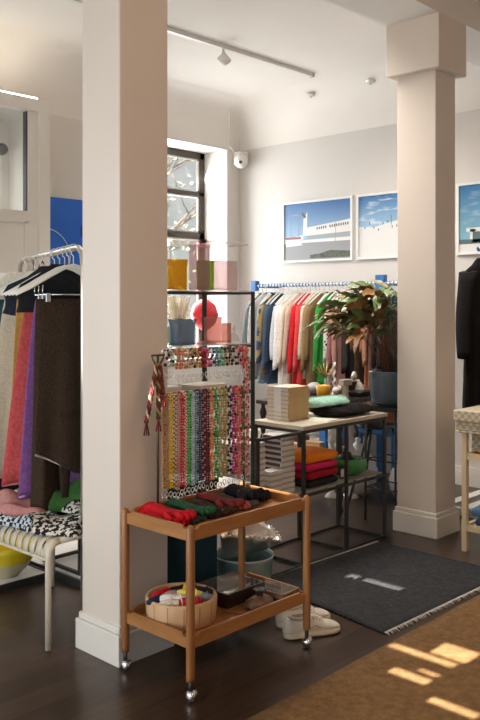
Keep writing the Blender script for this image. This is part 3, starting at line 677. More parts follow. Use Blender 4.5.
vase(3.285, 3.25, VZ, 0.155, 0.07, 0.165, (0.88,0.76,0.76), 0.20, 'rose white textured square vase at the right end of the shelf', wav=.015)
vase(2.80, 3.30, VZ, 0.10, 0.07, 0.12, (0.80,0.70,0.62), 0.2, 'cream clear vase beside the near column')
V2 = 1.325+.0155
vase(2.955, 3.24, V2, 0.13, 0.075, 0.135, (0.36,0.45,0.56), 0.30, 'smoky blue ruffled vase on the middle shelf', fl=1.15, wav=.05)
vase(3.19, 3.25, V2, 0.085, 0.07, 0.145, (0.82,0.50,0.45), 0.24, 'dusty rose vase on the middle shelf', fl=1.05)
vase(3.265, 3.22, V2, 0.045, 0.045, 0.11, (0.82,0.52,0.46), 0.24, 'small rose pink vase right of the dusty one')
t = thing('glass_flask', 'tiny clear glass flask at the right end of the middle shelf', 'flask', (3.325, 3.22, V2)); build('body', MB().lathe([(0.001,0),(0.03,0.0),(0.034,0.015),(0.024,0.04),(0.009,0.055),(0.009,0.075),(0.013,0.08)], n=18), SHELFG, t); build('stopper', MB().ball((0,0,.088), .009), SHELFG, t)
t = thing('perfume_bottle', 'squat clear green bottle behind the left bracelets on the middle shelf', 'bottle', (2.84, 3.26, V2)); build('body', MB().bbox(-.035,.035,-.02,.02,0,.10,.008), glass('bottle_green', (0.55,0.72,0.60), 0.55), t); build('cap', MB().tube([(0,0,.10),(0,0,.125)], .011), WHITE, t)
# flat boxes on the lower shelves of the unit
Z3 = 1.07+.0155
for x, y, c, h, lb in ((2.82,3.30,(0.75,0.72,0.68),.03,'white flat box on the shelf behind the necklaces'), (3.16,3.30,(0.60,0.53,0.44),.022,'cream flat box right of the white one behind the necklaces')):
    t = thing('flat_box', lb, 'box', (x, y, Z3), 0.1); m_ = mat('card_%d' % int(c[0]*99), c, 0.7); build('box_base', MB().bbox(-.11,.11,-.08,.08,0,h,.002), m_, t); build('box_lid', MB().bbox(-.113,.113,-.083,.083,h-.008,h+.010,.002), m_, t)

# ================================================================ DISPLAY TABLE with pale top
dtb = thing('display_table', 'black steel frame table with a pale wooden top and lower shelf', 'table', (4.02, 3.31, 0))
lx = lambda x: x-4.02
BR = 0.0095
for x in (3.41, 3.815, 4.24, 4.663):
    for y in (YF, YB): build('leg', MB().box(lx(x)-BR, lx(x)+BR, ly(y)-BR, ly(y)+BR, 0, FZ-.014), BLACKM, dtb)
for nm, z in (('top_frame', FZ-.026), ('shelf_frame', 0.418), ('floor_frame', 0.012)):
    b = MB()
    for x0, x1 in ((3.41, 3.815), (3.815, 4.24), (4.24, 4.663)):
        for y in (YF, YB): b.box(lx(x0)+BR, lx(x1)-BR, ly(y)-.008, ly(y)+.008, z-.008, z+.008)
    for x in (3.41, 3.815, 4.24, 4.663): b.box(lx(x)-.008, lx(x)+.008, ly(YF)+BR, ly(YB)-BR, z-.008, z+.008)
    build(nm, b, BLACKM, dtb)
build('table_top', MB().bbox(lx(3.80), lx(4.68), ly(YF)-.012, ly(YB)+.012, FZ-.014, FZ+.010, .002), mat('pale_oak_top', (0.52,0.46,0.37), 0.4, col2=(0.60,0.54,0.44), scale=14, ax=(.1,1,1)), dtb)
build('shelf_board', MB().box(lx(3.425), lx(4.653), ly(YF)+.011, ly(YB)-.011, 0.4295, 0.4375), mat('grey_shelf', (0.33,0.32,0.28), 0.4), dtb)
TT = FZ+.0105; TS = 0.438
# catalogues
PAG = mat('page_edges', (0.72,0.68,0.58), 0.8, col2=(0.55,0.51,0.43), kind='stripe', scale=90, ax=(0,0,1)); KRA = mat('kraft_cover', (0.50,0.34,0.17), 0.7, col2=(0.56,0.40,0.21), scale=9)
for k in range(8):
    last = ['bottom one of the tall stack', 'second from the bottom of the stack', 'third from the bottom of the stack', 'fourth from the bottom of the stack', 'fifth from the bottom of the stack', 'third from the top of the stack', 'second from the top of the stack', 'top one of the tall stack'][k]
    t = thing('book', f'cream paged book with kraft spine on the table, {last}', 'book', (4.00+random.uniform(-.002,.002), 3.40, TT+k*.0258), random.uniform(-.02,.02), 'stacked kraft books on the table')
    build('pages', MB().box(-.096,.096,-.086,.086,.002,.0235), PAG, t)
    cv_ = MB(); cv_.box(-.098,.098,-.089,.088,0,.002).box(-.098,.098,-.089,.088,.0235,.0255).box(-.0985,.0985,-.0905,-.0885,0,.0255); build('cover', cv_, KRA, t)
t = tag(build('paper_band', MB().box(-.0995,-.0985,-.03,.03,0,.207).box(-.0995,.099,-.03,.03,.2065,.2075), mat('band_white', (0.82,0.80,0.76), 0.6), None, (4.00,3.40,TT)), 'white paper band wrapped around the tall stack of kraft books', 'paper band')
t = tag(build('leaflet', MB().grid(lambda u,v: ((u-.5)*.20, (v-.5)*.15, 0.001+.012*math.sin(u*PI)**2*(.4+.6*v)), 12, 8), fab('pale_green_print', (0.50,0.52,0.40), (0.66,0.66,0.55), scale=30), None, (4.10,3.20,TT), .2), 'folded pale green patterned cloth lying in front of the kraft books', 'cloth')
# fluffy things
def fluffy(loc, sx, sy, h, col, label, rz=0):
    mb = MB(); n = 40
    R = []
    for i in range(n+1):
        u = i/n; x = (u-.5)*sx; w_ = sy/2*max(.05, (1-(2*u-1)**6))**.5; ring = []
        for j in range(24):
            a = 2*PI*j/24; ring.append((x+random.uniform(-.005,.005), w_*math.cos(a)+random.uniform(-.006,.006), h/2+h/2*math.sin(a)*(.9+.1*math.sin(u*17))+random.uniform(-.004,.004)*(math.sin(a) > -.5)))
        R.append(ring)
    mb.rings(R); o = build('fluffy_scarf', mb, fab('fluff_%d' % int(col[1]*99), col, tuple(c*1.5+.004 for c in col), bump=1.0, bscale=120, scale=90), None, loc, rz); tag(o, label, 'scarf')
    pb_ = MB(); rr_ = random.Random(int(col[1]*1000))
    for _ in range(2600):
        u = rr_.random(); a = rr_.uniform(-.3, PI+.3); w_ = sy/2*max(.05, (1-(2*u-1)**6))**.5; c = Vector(((u-.5)*sx, w_*math.cos(a), h/2+h/2*math.sin(a))); d = Vector((rr_.uniform(-.7,.7), math.cos(a)+rr_.uniform(-.5,.5), math.sin(a)+rr_.uniform(-.5,.4))).normalized()*rr_.uniform(.008,.02); s_ = d.orthogonal().normalized()*.0022
        pb_.add([c-s_, c+s_, c+d], [(0,1,2)], False)
    q_ = build('pile', pb_, fab('fluff_%d' % int(col[1]*99), col), o); q_['kind'] = 'stuff'
fluffy((4.405, 3.28, TT), 0.42, 0.28, 0.062, (0.010,0.008,0.007), 'dark brown fluffy folded scarf on the pale table top')
fluffy((4.30, 3.345, TT+.060), 0.36, 0.20, 0.050, (0.36,0.56,0.46), 'mint green fluffy scarf lying on the dark brown fluffy one')
# folded jumpers on the lower shelf
def folded(loc, sx, sy, h, col, label, rz=0, name='folded_sweater', cat='sweater', grp='folded sweaters on the table shelf'):
    t = thing(name, label, cat, loc, rz, grp)
    m_ = fab('knit_'+'%02d%02d%02d' % tuple(int(c*99) for c in col), col, bump=.5)
    def layer(z0, z1, s):
        mb = MB(); R = []; n = 14
        for i in range(n+1):
            u = i/n; x = (u-.5)*sx*s; ring = []
            for j in range(20):
                a = 2*PI*j/20; c, q = math.cos(a), math.sin(a)
                ring.append((x*(1 if 0 < i < n else .985), sy/2*s*math.copysign(abs(c)**.3, c)*(1 if 0 < i < n else .96), (z0+z1)/2+(z1-z0)/2*math.copysign(abs(q)**.55, q)*(1 if 0 < i < n else .6) + .003*math.sin(u*6)*(q > 0)))
            R.append(ring)
        return mb.rings(R)
    build('folded_body', layer(0, h, 1.0), m_, t)
    return t
sz = TS+.0005
for col, h, lb in (((0.016,0.016,0.018),.045,'black folded sweater at the bottom of the bright pile'), ((0.33,0.008,0.02),.050,'crimson folded sweater under the magenta one'), ((0.60,0.02,0.12),.048,'magenta pink folded sweater under the orange one'), ((0.85,0.24,0.02),.062,'orange folded sweater on top of the bright pile')):
    folded((4.055+random.uniform(-.006,.006), 3.275, sz), 0.30, 0.25, h, col, lb, random.uniform(-.03,.03)); sz += h+.001
# green pumpkin dish
gp = thing('pumpkin_dish', 'glossy green pumpkin shaped dish at the right end of the table shelf', 'dish', (4.44, 3.265, TS))
build('lobed_bowl', MB().lathe([(0.001,0.0),(0.07,0.0),(0.118,0.025),(0.136,0.065),(0.122,0.105),(0.10,0.11),(0.08,0.09),(0.001,0.07)], n=64, wob=lambda a,i,z: 0.90+0.10*abs(math.sin(4.5*a))), mat('green_glaze', (0.035,0.20,0.055), 0.18, col2=(0.07,0.30,0.10), scale=6), gp)
hd = MB(); 
for k in range(7):
    a = k*.9; hd.tube([(0.05*math.cos(a),0.05*math.sin(a),.085),(0.02*math.cos(a+.6),0.02*math.sin(a+.6),.135),(-.03*math.cos(a),-.03*math.sin(a),.10)], .012, 6)
build('dark_filling', hd, mat('dark_pods', (0.02,0.025,0.018), 0.5), gp)
t = thing('gift_tag', 'dark curled tag tied beside the green pumpkin dish', 'tag', (4.30, 3.20, TS)); build('tag_card', MB().box(-.02,.02,-.002,.002,0,.08), mat('dark_pods',(0,0,0)), t); build('tag_face', MB().box(-.017,.017,-.0035,-.0021,.01,.06), PAPER, t)
# white stacks of small boxed cards at the left bay (shelf between legs 3.41 and 3.815)
BXW = mat('box_gloss', (0.74,0.72,0.68), 0.25); BXD = mat('box_maroon', (0.06,0.018,0.016), 0.4); BXE = mat('box_edge_grey', (0.42,0.41,0.40), 0.35)
def bstack(x, y, n, h, sx, sy, mside, lab, z0=TS, rz=0.0):
    names = ['at the bottom', 'second up', 'third up', 'fourth up', 'fifth up', 'sixth up', 'seventh up', 'eighth up', 'ninth up', 'tenth up', 'eleventh up']
    for k in range(n):
        w_ = 'on top' if k == n-1 else names[k]
        t = thing('boxed_set', f'{lab}, {w_} of its stack', 'box', (x+random.uniform(-.003,.003), y+random.uniform(-.003,.003), z0+k*(h+.0015)), rz+random.uniform(-.03,.03), 'stacked small boxes on the left bay')
        build('box_lid', MB().bbox(-sx/2, sx/2, -sy/2, sy/2, h*.32, h, .0015, 1), BXW, t)
        build('box_tray', MB().box(-sx/2+.002, sx/2-.002, -sy/2+.002, sy/2-.002, 0, h*.32), BXE, t)
        build('side_label', MB().box(-sx/2-.001, -sx/2-.0002, -sy/2*.92, sy/2*.92, h*.36, h*.95), mside, t)
bstack(3.50, 3.26, 10, .031, .12, .13, BXE, 'white grey box in the left stack behind the beads')
bstack(3.722, 3.235, 11, .030, .12, .15, BXD, 'white box with maroon side, right stack')
bstack(3.605, 3.19, 5, .030, .10, .08, BXW, 'plain white box in the short front stack')
#@@
# ================================================================ PICTURES
def sky_print(name, top, bot, z0, z1, clouds=0.0):
    m = bpy.data.materials.new(name); m.use_nodes = True; nt = m.node_tree; N = nt.nodes; L = nt.links; p = N['Principled BSDF']; p.inputs['Roughness'].default_value = 0.35
    tc = N.new('ShaderNodeTexCoord'); sx = N.new('ShaderNodeSeparateXYZ'); L.new(tc.outputs['Object'], sx.inputs[0])
    mr = N.new('ShaderNodeMapRange'); mr.inputs[1].default_value = z0; mr.inputs[2].default_value = z1; L.new(sx.outputs['Z'], mr.inputs[0])
    r = N.new('ShaderNodeValToRGB'); r.color_ramp.elements[0].color = (*bot, 1); r.color_ramp.elements[1].color = (*top, 1); L.new(mr.outputs[0], r.inputs[0])
    n = N.new('ShaderNodeTexNoise'); n.inputs['Scale'].default_value = 6; mp = N.new('ShaderNodeMapping'); mp.inputs['Scale'].default_value = (1, 1, 4); L.new(tc.outputs['Object'], mp.inputs[0]); L.new(mp.outputs[0], n.inputs['Vector'])
    r2 = N.new('ShaderNodeValToRGB'); r2.color_ramp.elements[0].position = .52; r2.color_ramp.elements[1].position = .75; r2.color_ramp.elements[0].color = (0,0,0,1); r2.color_ramp.elements[1].color = (clouds,)*3+(1,)
    L.new(n.outputs['Fac'], r2.inputs[0]); mx = N.new('ShaderNodeMixRGB'); mx.inputs[2].default_value = (.75,.78,.8,1); L.new(r2.outputs[0], mx.inputs[0]); L.new(r.outputs[0], mx.inputs[1]); L.new(mx.outputs[0], p.inputs['Base Color'])
    return m
def framed(y0, y1, label, art):
    t = thing('framed_photograph', label, 'picture', (WX-0.0025, (y0+y1)/2, 2.29), 0, 'framed photographs on the right wall'); hw, hh = abs(y1-y0)/2, 0.308
    f = MB(); f.box(-.028,0,-hw,-hw+.022,-hh,hh).box(-.028,0,hw-.022,hw,-hh,hh).box(-.028,0,-hw+.022,hw-.022,-hh,-hh+.022).box(-.028,0,-hw+.022,hw-.022,hh-.022,hh)
    build('frame', f, WHITE, t); art(t, hw-.022, hh-.022); return t
# local y runs towards the viewer's left when positive: helper flips it so u grows to the right in the photo
def Q(mb, hw, hh, u0, u1, v0, v1, d): return mb.box(-.015-d, -.0145, hw-2*hw*u1, hw-2*hw*u0, -hh+2*hh*v0, -hh+2*hh*v1)
def poly(mb, hw, hh, pts, d):
    P = [(hw-2*hw*u, -hh+2*hh*v) for u, v in pts]; n = len(P)
    return mb.add([(-.0145, y, z) for y, z in P]+[(-.015-d, y, z) for y, z in P], [tuple(range(n)), tuple(range(2*n-1,n-1,-1))]+[(i,(i+1)%n,(i+1)%n+n,i+n) for i in range(n)], False)
PW = mat('print_pale', (0.72,0.71,0.68), 0.4); PG = mat('print_grey', (0.30,0.30,0.30), 0.4); PD = mat('print_dark', (0.05,0.06,0.05), 0.4, col2=(0.12,0.13,0.09), scale=30); PR = mat('print_red', (0.35,0.10,0.08), 0.4)
def art1(t, hw, hh):
    build('print_sky', Q(MB(), hw, hh, 0, 1, 0, 1, 0), sky_print('hotel_sky', (0.035,0.13,0.34), (0.35,0.52,0.66), -hh*.5, hh), t)
    m = MB(); Q(m, hw, hh, 0, 1, 0, .30, .0006); build('print_street', m, PG, t)
    m = MB(); poly(m, hw, hh, [(.32,.42),(1,.45),(1,.66),(.32,.56)], .001); poly(m, hw, hh, [(.29,.42),(.35,.42),(.36,.84),(.30,.72)], .0012); poly(m, hw, hh, [(0,.30),(1,.30),(1,.36),(0,.34)], .001); poly(m, hw, hh, [(.0,.32),(.3,.36),(.3,.44),(.0,.38)], .0008); build('print_building', m, PW, t)
    m = MB(); poly(m, hw, hh, [(.36,.36),(1,.36),(1,.45),(.36,.42)], .0014); build('print_windows', m, mat('print_windowgrey', (0.32,0.36,0.36), .4), t)
    m = MB(); 
    for k in range(15):
        if k in (5,): continue
        u = .50+k*.032; poly(m, hw, hh, [(u,.515+k*.0035),(u+.017,.517+k*.0035),(u+.017,.56+k*.0035),(u,.558+k*.0035)], .002)
    poly(m, hw, hh, [(.27,.80),(.33,.72),(.34,.76),(.28,.84)], .002); build('print_lettering', m, mat('print_ink', (0.10,0.10,0.12), .5), t)
    m = MB(); poly(m, hw, hh, [(.40,.02),(1,.02),(1,.12),(.70,.15),(.55,.10),(.40,.08)], .0014); build('print_shrubs', m, PD, t)
    m = MB(); Q(m, hw, hh, .22,.228,.3,.80,.0016); Q(m, hw, hh, .12,.23,.79,.81,.0016); Q(m, hw, hh, .775,.782,.2,.62,.0016); Q(m, hw, hh, .1,.107,.42,.7,.0016); build('print_posts', m, PG, t)
    m = MB(); poly(m, hw, hh, [(.03,.24),(.28,.26),(.26,.33),(.2,.37),(.08,.35),(.03,.31)], .0018); build('print_car', m, PW, t)
    m = MB(); Q(m, hw, hh, .02,.26,.37,.41,.001); build('print_awning', m, PR, t)
def art2(t, hw, hh):
    build('print_sky', Q(MB(), hw, hh, 0, 1, 0, 1, 0), sky_print('beach_sky', (0.04,0.17,0.40), (0.34,0.52,0.66), -hh*.1, hh, .8), t)
    m = MB(); poly(m, hw, hh, [(0,0),(1,0),(1,.80),(.75,.62),(.45,.55),(.2,.48),(0,.50)], .001); build('print_sand', m, PW, t)
    m = MB()
    for k in range(14): u = .08+k*.06; v = .46+.16*math.sin(k*1.7)*.4+k*.006; Q(m, hw, hh, u, u+.012, v, v+.035, .0016)
    Q(m, hw, hh, .43,.436,.5,.66,.0018); build('print_figures', m, mat('print_ink', (0,0,0)), t)
def art3(t, hw, hh):
    build('print_sky', Q(MB(), hw, hh, 0, 1, 0, 1, 0), sky_print('pier_sky', (0.02,0.16,0.38), (0.20,0.42,0.52), -hh*.5, hh, .3), t)
    m = MB(); Q(m, hw, hh, 0,1,0,.12,.0008); Q(m, hw, hh, .08,1,.30,.36,.001); Q(m, hw, hh, .12,.18,.12,.34,.001); build('print_pier', m, PW, t)
    m = MB(); Q(m, hw, hh, .15,1,.14,.30,.0012); poly(m, hw, hh, [(0,.12),(1,.12),(1,.17),(0,.19)], .0012); build('print_shade', m, mat('print_teal', (0.08,0.14,0.15), .4), t)
framed(5.585, 4.702, 'white framed photograph of a pale roadside hotel under blue sky', art1)
framed(4.655, 3.772, 'white framed beach photograph right of the hotel one, partly hidden by the column', art2)
framed(3.600, 2.717, 'white framed blue photograph at the right edge, right of the column', art3)

# speaker, ceiling lights, cable
t = thing('security_camera', 'white wall mounted camera in the far corner below the ceiling', 'camera', (6.40, 6.10, 3.10))
CAMW = mat('camera_white', (0.74,0.71,0.66), 0.4)
build('bracket', MB().bbox(-.01,.108,-.02,.108,-.05,.09,.01), CAMW, t); build('dome', MB().ball((-.02,-.03,-.02), .075, 18, 12, (1,1,1.1)), CAMW, t)
build('lens', MB().ball((-.072,-.070,-.045), .018, 12, 8), BLACKM, t)
t = thing('cable', 'thin white cable looping down the corner from the ceiling', 'cable', (6.28, 6.17, 3.2)); build('wire', MB().tube([(-.12,-.15,.42),(-.10,-.12,.30),(-.02,-.05,.16),(.0,0.0,.06),(.08,-.02,-.02)], .006, 6), CAMW, t)
tr_ = thing('track_rail', 'white lighting track running across the ceiling', 'track', (4.5, 4.75, HC))
build('track_body', MB().box(-2.6, 1.42, -.018, .018, -.032, -.001), CAMW, tr_); build('end_cap', MB().box(1.42, 1.44, -.02, .02, -.034, -.001), mat('cap_grey', (0.4,0.38,0.35), .5), tr_)
sp = thing('spotlight', 'small white cylinder spotlight hanging from the ceiling track', 'spotlight', (4.78, 4.75, HC-.033))
build('stem', MB().tube([(0,0,0),(0,0,-.05)], .012), CAMW, sp); build('lamp_body', MB().tube([(-.03,.0,-.055),(.03,-.02,-.11)], .042, 14), CAMW, sp); build('lens', MB().tube([(.03,-.02,-.11),(.032,-.0205,-.112)], .034, 14), mat('lens_grey', (.3,.3,.3), .2), sp)
for (x, y), lb in (((6.30,5.06),'tiny white ceiling sensor near the end of the track'), ((6.30,4.37),'small white ceiling fixture left of the column capital')):
    t = thing('ceiling_sensor', lb, 'sensor', (x, y, 3.60)); build('body', MB().lathe([(0.001,-.03),(.03,-.028),(.04,-.015),(.042,-.001)], n=16), CAMW, t); build('lens', MB().ball((0,0,-.03), .010), mat('lens_grey', (0,0,0)), t)

# ================================================================ BACK RAIL WITH GARMENTS
RX, RZ = 6.165, 1.742
BLUP = mat('blue_paint', (0.035,0.16,0.42), 0.45)
rl = thing('clothes_rail', 'white and blue roped clothes rail with blue posts along the right wall', 'clothes rail', (RX, 4.3, 0))
build('rail', MB().tube([(0,1.40,RZ),(0,-.76,RZ)], .013, 10), mat('rail_white', (0.66,0.70,0.72), .4), rl)
wr = MB()
for k in range(54):
    y = 1.385-k*.0395; wr.tube([(0.0145*math.cos(q), y-.012*q/6.28, RZ+.0145*math.sin(q)) for q in [PI*2*j/10 for j in range(11)]], .0055, 5)
build('blue_cord', wr, BLUP, rl)
for y in (1.375, 4.16-4.3, -.60): 
    p = build('wall_arm', MB().bbox(.03,WX-RX-.001,y-.02,y+.02,RZ-.02,RZ+.02,.004), BLUP, rl); e_ = .012 if y > 0 else 0
    build('clamp', MB().bbox(-.028,.03,y-.047+e_,y+.047-e_,RZ-.10+e_*4,RZ+.075-e_*2,.006), BLUP, p)
HG = mat('hanger_white', (0.74,0.72,0.67), .4)
def hanger_mb(w=.205, thin=.007, hz=0.0):
    b = MB(); b.tube([(-w,0,-.185),(-w*.5,0,-.115),(-.02,0,-.066),(.02,0,-.066),(w*.5,0,-.115),(w,0,-.185)], thin, 6)
    h = MB(); h.tube([(0,0,-.066),(0,0,-.034),(-.012,0,-.024)]+[(0.0195*math.cos(a), 0, .0195*math.sin(a)) for a in [PI*1.35-k*PI*1.35/9 for k in range(10)]], .0026, 5)
    return b, h
HB, HH = hanger_mb()
hang0 = thing('clothes_hanger', '-', 'hanger', (0,0,0)); build('hanger_body', HB, HG, hang0); build('hook', HH, CHROME, hang0)
_first = [True]
def place_hanger(loc, rz, label, grp, src=None):
    src = src or hang0
    o = src if _first[0] and src is hang0 else dup(src)
    if src is hang0: _first[0] = False
    o.location = loc; o.rotation_euler = (0,0,rz); o['label'] = label; o['group'] = grp; return o
def garment(loc, rz, m, L, w=.205, th=.024, label='', name='shirt', cat='shirt', sleeves=.55, flare=1.0, seed=0, grp='garments on the back rail', collar=None, ms=None, jacket=False):
    rnd = random.Random(seed); t = thing(name, label, cat, loc, rz, grp)
    n = 36; lv = 16; R = []; ph = rnd.uniform(0,6); kf = rnd.randint(4,7)
    top = [( -.062, .055, .35), (-.085, .085, .6), (-.120, .130, .8), (-.165, w*.88, 1), (-.200, w*.97, 1)]
    levels = top + [(-.200-(L-.200)*k/lv, w*(1-.06*math.sin(PI*k/lv)+(flare-1)*k/lv), 1) for k in range(1, lv+1)]
    for li, (z, hw, tt) in enumerate(levels):
        d = max(0, (li-4)/lv); ring = []
        for j in range(n):
            a = 2*PI*j/n; x = hw*math.copysign(abs(math.cos(a))**.8, math.cos(a)); fold = math.sin(x/w*kf+ph+d*.8)*.010*d + math.sin(x/w*kf*2.3+ph*2)*.004*d
            ring.append((x*(1+.01*math.sin(z*30+ph)), th*tt*(.8+.25*d)*math.sin(a)+fold, z + (.008*math.sin(x*40+ph) if li == len(levels)-1 else 0)))
        R.append(ring)
    build('body', MB().rings(R), m, t)
    if sleeves:
        for s in (-1, 1):
            sl = MB(); RR = []; Ls = sleeves*rnd.uniform(.95,1.05)
            for k in range(11):
                u = k/10; z = -.180-Ls*u; cx = s*(w*.91+.045*math.sin(u*PI*.6)+.016*u); rx = .040*(1-.38*u)*(1 if k else .7); ry = th*1.05*(1-.25*u)
                RR.append([(cx+rx*math.cos(2*PI*j/12), ry*math.sin(2*PI*j/12)+.006*math.sin(u*5+ph), z+(-.5*s*0+.012*math.cos(2*PI*j/12)*-s)) for j in range(12)])
            sl.rings(RR); build('sleeve', sl, ms or m, t)
    if collar: 
        cb = MB(); cb.tube([(.052*math.cos(2*PI*j/14), th*.8*math.sin(2*PI*j/14), -.066+.012*math.cos(2*PI*j/14)**2) for j in range(14)], .009, 6, closed=True); build('collar', cb, collar, t)
    return t
G = [ # label colour words, colour, colour2/kind, name, length, sleeve
 ('slate grey jacket','jacket',(0.16,0.19,0.20),None,.78,.55),('pale striped shirt','shirt',(0.45,0.47,0.48),'s',.76,.55),('light steel blue shirt','shirt',(0.22,0.30,0.36),None,.80,.56),
 ('patchwork tan and navy shirt','shirt',(0.40,0.28,0.12),'p',.72,.55),('denim blue jacket','jacket',(0.07,0.12,0.18),None,.80,.58),('dark navy jacket','jacket',(0.03,0.045,0.075),None,.76,.55),
 ('pale lilac shirt','shirt',(0.58,0.60,0.66),None,.66,.5),('sheer white blouse','blouse',(0.80,0.80,0.80),None,.84,.6),('ivory blouse','blouse',(0.76,0.71,0.62),None,.92,.58),('soft pink beige blouse','blouse',(0.58,0.42,0.33),None,.90,.55),
 ('bright red shirt','shirt',(0.62,0.02,0.03),None,.90,.62),('coral red shirt','shirt',(0.68,0.07,0.07),None,.80,.60),('cream cardigan','cardigan',(0.58,0.52,0.42),None,.74,.5),('tan coat','coat',(0.30,0.19,0.09),None,1.05,.58),
 ('khaki brown coat','coat',(0.20,0.13,0.06),None,1.05,.5),('olive green shirt','shirt',(0.13,0.12,0.04),None,.95,.5),('vivid green jacket','jacket',(0.03,0.26,0.045),None,.78,.62),('grey beige dress','dress',(0.33,0.30,0.25),'m',1.12,.0),
 ('white and black dotted shirt','shirt',(0.66,0.64,0.58),'d',.80,.5),('mauve pink jacket','jacket',(0.30,0.13,0.13),None,.95,.55),('dusty rose jacket','jacket',(0.42,0.22,0.19),None,.88,.55),('dark chocolate jacket','jacket',(0.045,0.028,0.020),None,1.0,.58),
 ('charcoal jacket','jacket',(0.03,0.03,0.03),None,.95,.58),('olive floral dress','dress',(0.12,0.12,0.03),'f',1.05,0),('dark brown dress','dress',(0.07,0.04,0.025),None,1.05,.4),('rust orange dress','dress',(0.42,0.15,0.07),None,1.12,.4),
 ('pale terracotta jacket','jacket',(0.40,0.20,0.13),None,.95,.5),('black shirt','shirt',(0.018,0.017,0.018),None,.85,.5),('beige knit jacket','jacket',(0.38,0.32,0.22),None,.85,.5),('dark teal jacket','jacket',(0.02,0.06,0.07),None,.9,.5)]
gy0, gy1 = 5.56, 3.98
place_names = {0:'first at the left end of the back rail'}
for i, (lb, kind, c, pat, L, slv) in enumerate(G):
    y = gy0 + (gy1-gy0)*i/(len(G)-1)
    if abs(y-4.16) < .05: y -= .0
    kw = {}
    nm = 'g_'+lb.replace(' ','_')
    if pat == 's': m_ = fab(nm, c, (0.62,0.60,0.56), kind='stripe', scale=30, ax=(1,0,0))
    elif pat == 'p': m_ = fab(nm, c, (0.06,0.08,0.14), kind='pattern', scale=12)
    elif pat == 'd': m_ = fab(nm, (0.02,0.02,0.02), c, kind='dots', scale=28)
    elif pat == 'm': m_ = fab(nm, c, (0.14,0.36,0.24), scale=1.6)
    elif pat == 'f': m_ = fab(nm, c, (0.35,0.36,0.06), kind='pattern', scale=16)
    else: m_ = fab(nm, c)
    x = RX + random.uniform(-.02,.02)
    nb = G[i-1][0] if i else None
    lab = f'{lb} on the back rail, right of the {nb}' if nb else f'{lb}, first at the left end of the back rail'
    rz = random.uniform(-.10,.10)
    garment((x, y, RZ-.022), rz, m_, L*1.16, .205+random.uniform(-.012,.012), .024, lab, kind, kind if kind != 'blouse' else 'blouse', slv, 1.0+(.25 if kind == 'dress' else .06), i, collar=m_ if i % 3 == 0 else None)
    place_hanger((x, y, RZ), rz, f'white hanger carrying the {lb}', 'white hangers on the back rail')

# ================================================================ DARK CONSOLE TABLE BEHIND, with things on it
ct = thing('console_table', 'dark wooden console table with knobbly turned legs in front of the garments', 'console table', (5.22, 3.92, 0))
DKT = mat('dark_walnut', (0.045,0.033,0.026), 0.35, col2=(0.075,0.055,0.04), scale=12, ax=(.2,1,1))
build('table_top', MB().bbox(-.66,.62,-.27,.27,.815,.845,.004), DKT, ct)
def turned(h): 
    pr = [(0.012,0)]; z = .0
    while z < h-.02: pr += [(0.018,z+.01),(0.028,z+.045),(0.018,z+.08),(0.014,z+.09)]; z += .10
    return pr+[(0.018,h)]
for x, y in ((-.30,-.24),(-.61,.24),(.57,-.24),(.57,.24)): build('leg', MB().lathe([(r, min(z, .814)) for r, z in turned(.81)], (x,y,0), 12), DKT, ct)
CZ = .8455
t = thing('rotary_telephone', 'cream white vintage telephone at the right end of the console table', 'telephone', (5.44, 3.93, CZ), .6)
IVO = mat('ivory_plastic', (0.66,0.60,0.50), .3)
build('body', MB().rings([[(a*s, b*s2, z) for a, b in ((-.1,-.08),(0,-.09),(.1,-.08),(.1,0),(.1,.08),(0,.09),(-.1,.08),(-.1,0))] for s, s2, z in ((1,1,0),(1,1,.02),(.85,.8,.06),(.62,.55,.10),(.6,.5,.105))]), IVO, t)
build('handset', MB().tube([(-.12,0,.125),(-.09,0,.15),(0,0,.158),(.09,0,.15),(.12,0,.125)], [.026,.018,.014,.018,.026], 10), IVO, t); build('dial', MB().lathe([(.001,0),(.035,0),(.035,.008),(.001,.01)], (0,-.062,.055), 18), mat('dial_grey', (.3,.28,.26), .4), t)
t = thing('skull_ornament', 'pinkish white round ornament beside the ivory telephone', 'ornament', (5.28, 3.93, CZ)); build('body', MB().ball((0,0,.045), .046, 16, 10, (1.1,1,1)).ball((-.06,.01,.03), .03, 12, 8), mat('rose_white', (.60,.46,.42), .5, col2=(.70,.60,.56), scale=18), t)
t = thing('yellow_cup', 'yellow cup with a dark handle behind the mint scarf', 'cup', (5.03, 3.92, CZ)); YC = mat('yellow_glaze', (0.72,0.38,0.02), .25)
build('bowl', MB().lathe([(.001,.003),(.035,.003),(.050,.02),(.056,.09),(.052,.092),(.045,.02),(.001,.012)], n=24), YC, t); build('handle', MB().tube([(.05,0,.075),(.08,0,.07),(.08,0,.035),(.048,0,.025)], .006, 6), YC, t)
t = thing('cross_ornament', 'cream block ornament standing right of the yellow cup', 'ornament', (5.15, 3.80, CZ)); build('stem', MB().bbox(-.018,.018,-.018,.018,0,.09,.003), IVO, t); build('cap_block', MB().bbox(-.055,.055,-.025,.025,.09,.135,.004), IVO, t)
t = thing('round_ornament', 'grey rounded object partly hidden behind the yellow cup', 'ornament', (5.12, 4.08, CZ)); build('body', MB().ball((0,0,.05), .055, 14, 8, (1.2,1,.9)), mat('soft_grey', (.32,.31,.32), .5), t); build('base', MB().lathe([(.001,0),(.04,0),(.03,.02)], n=14), BLACKM, t)
t = thing('dark_case', 'low dark open case on the console next to the telephone', 'case', (5.33, 3.80, CZ)); build('base', MB().bbox(-.12,.12,-.08,.08,0,.035,.004), DARKW, t); build('lid', MB().bbox(-.12,.12,.07,.085,.036,.10,.004), DARKW, t)
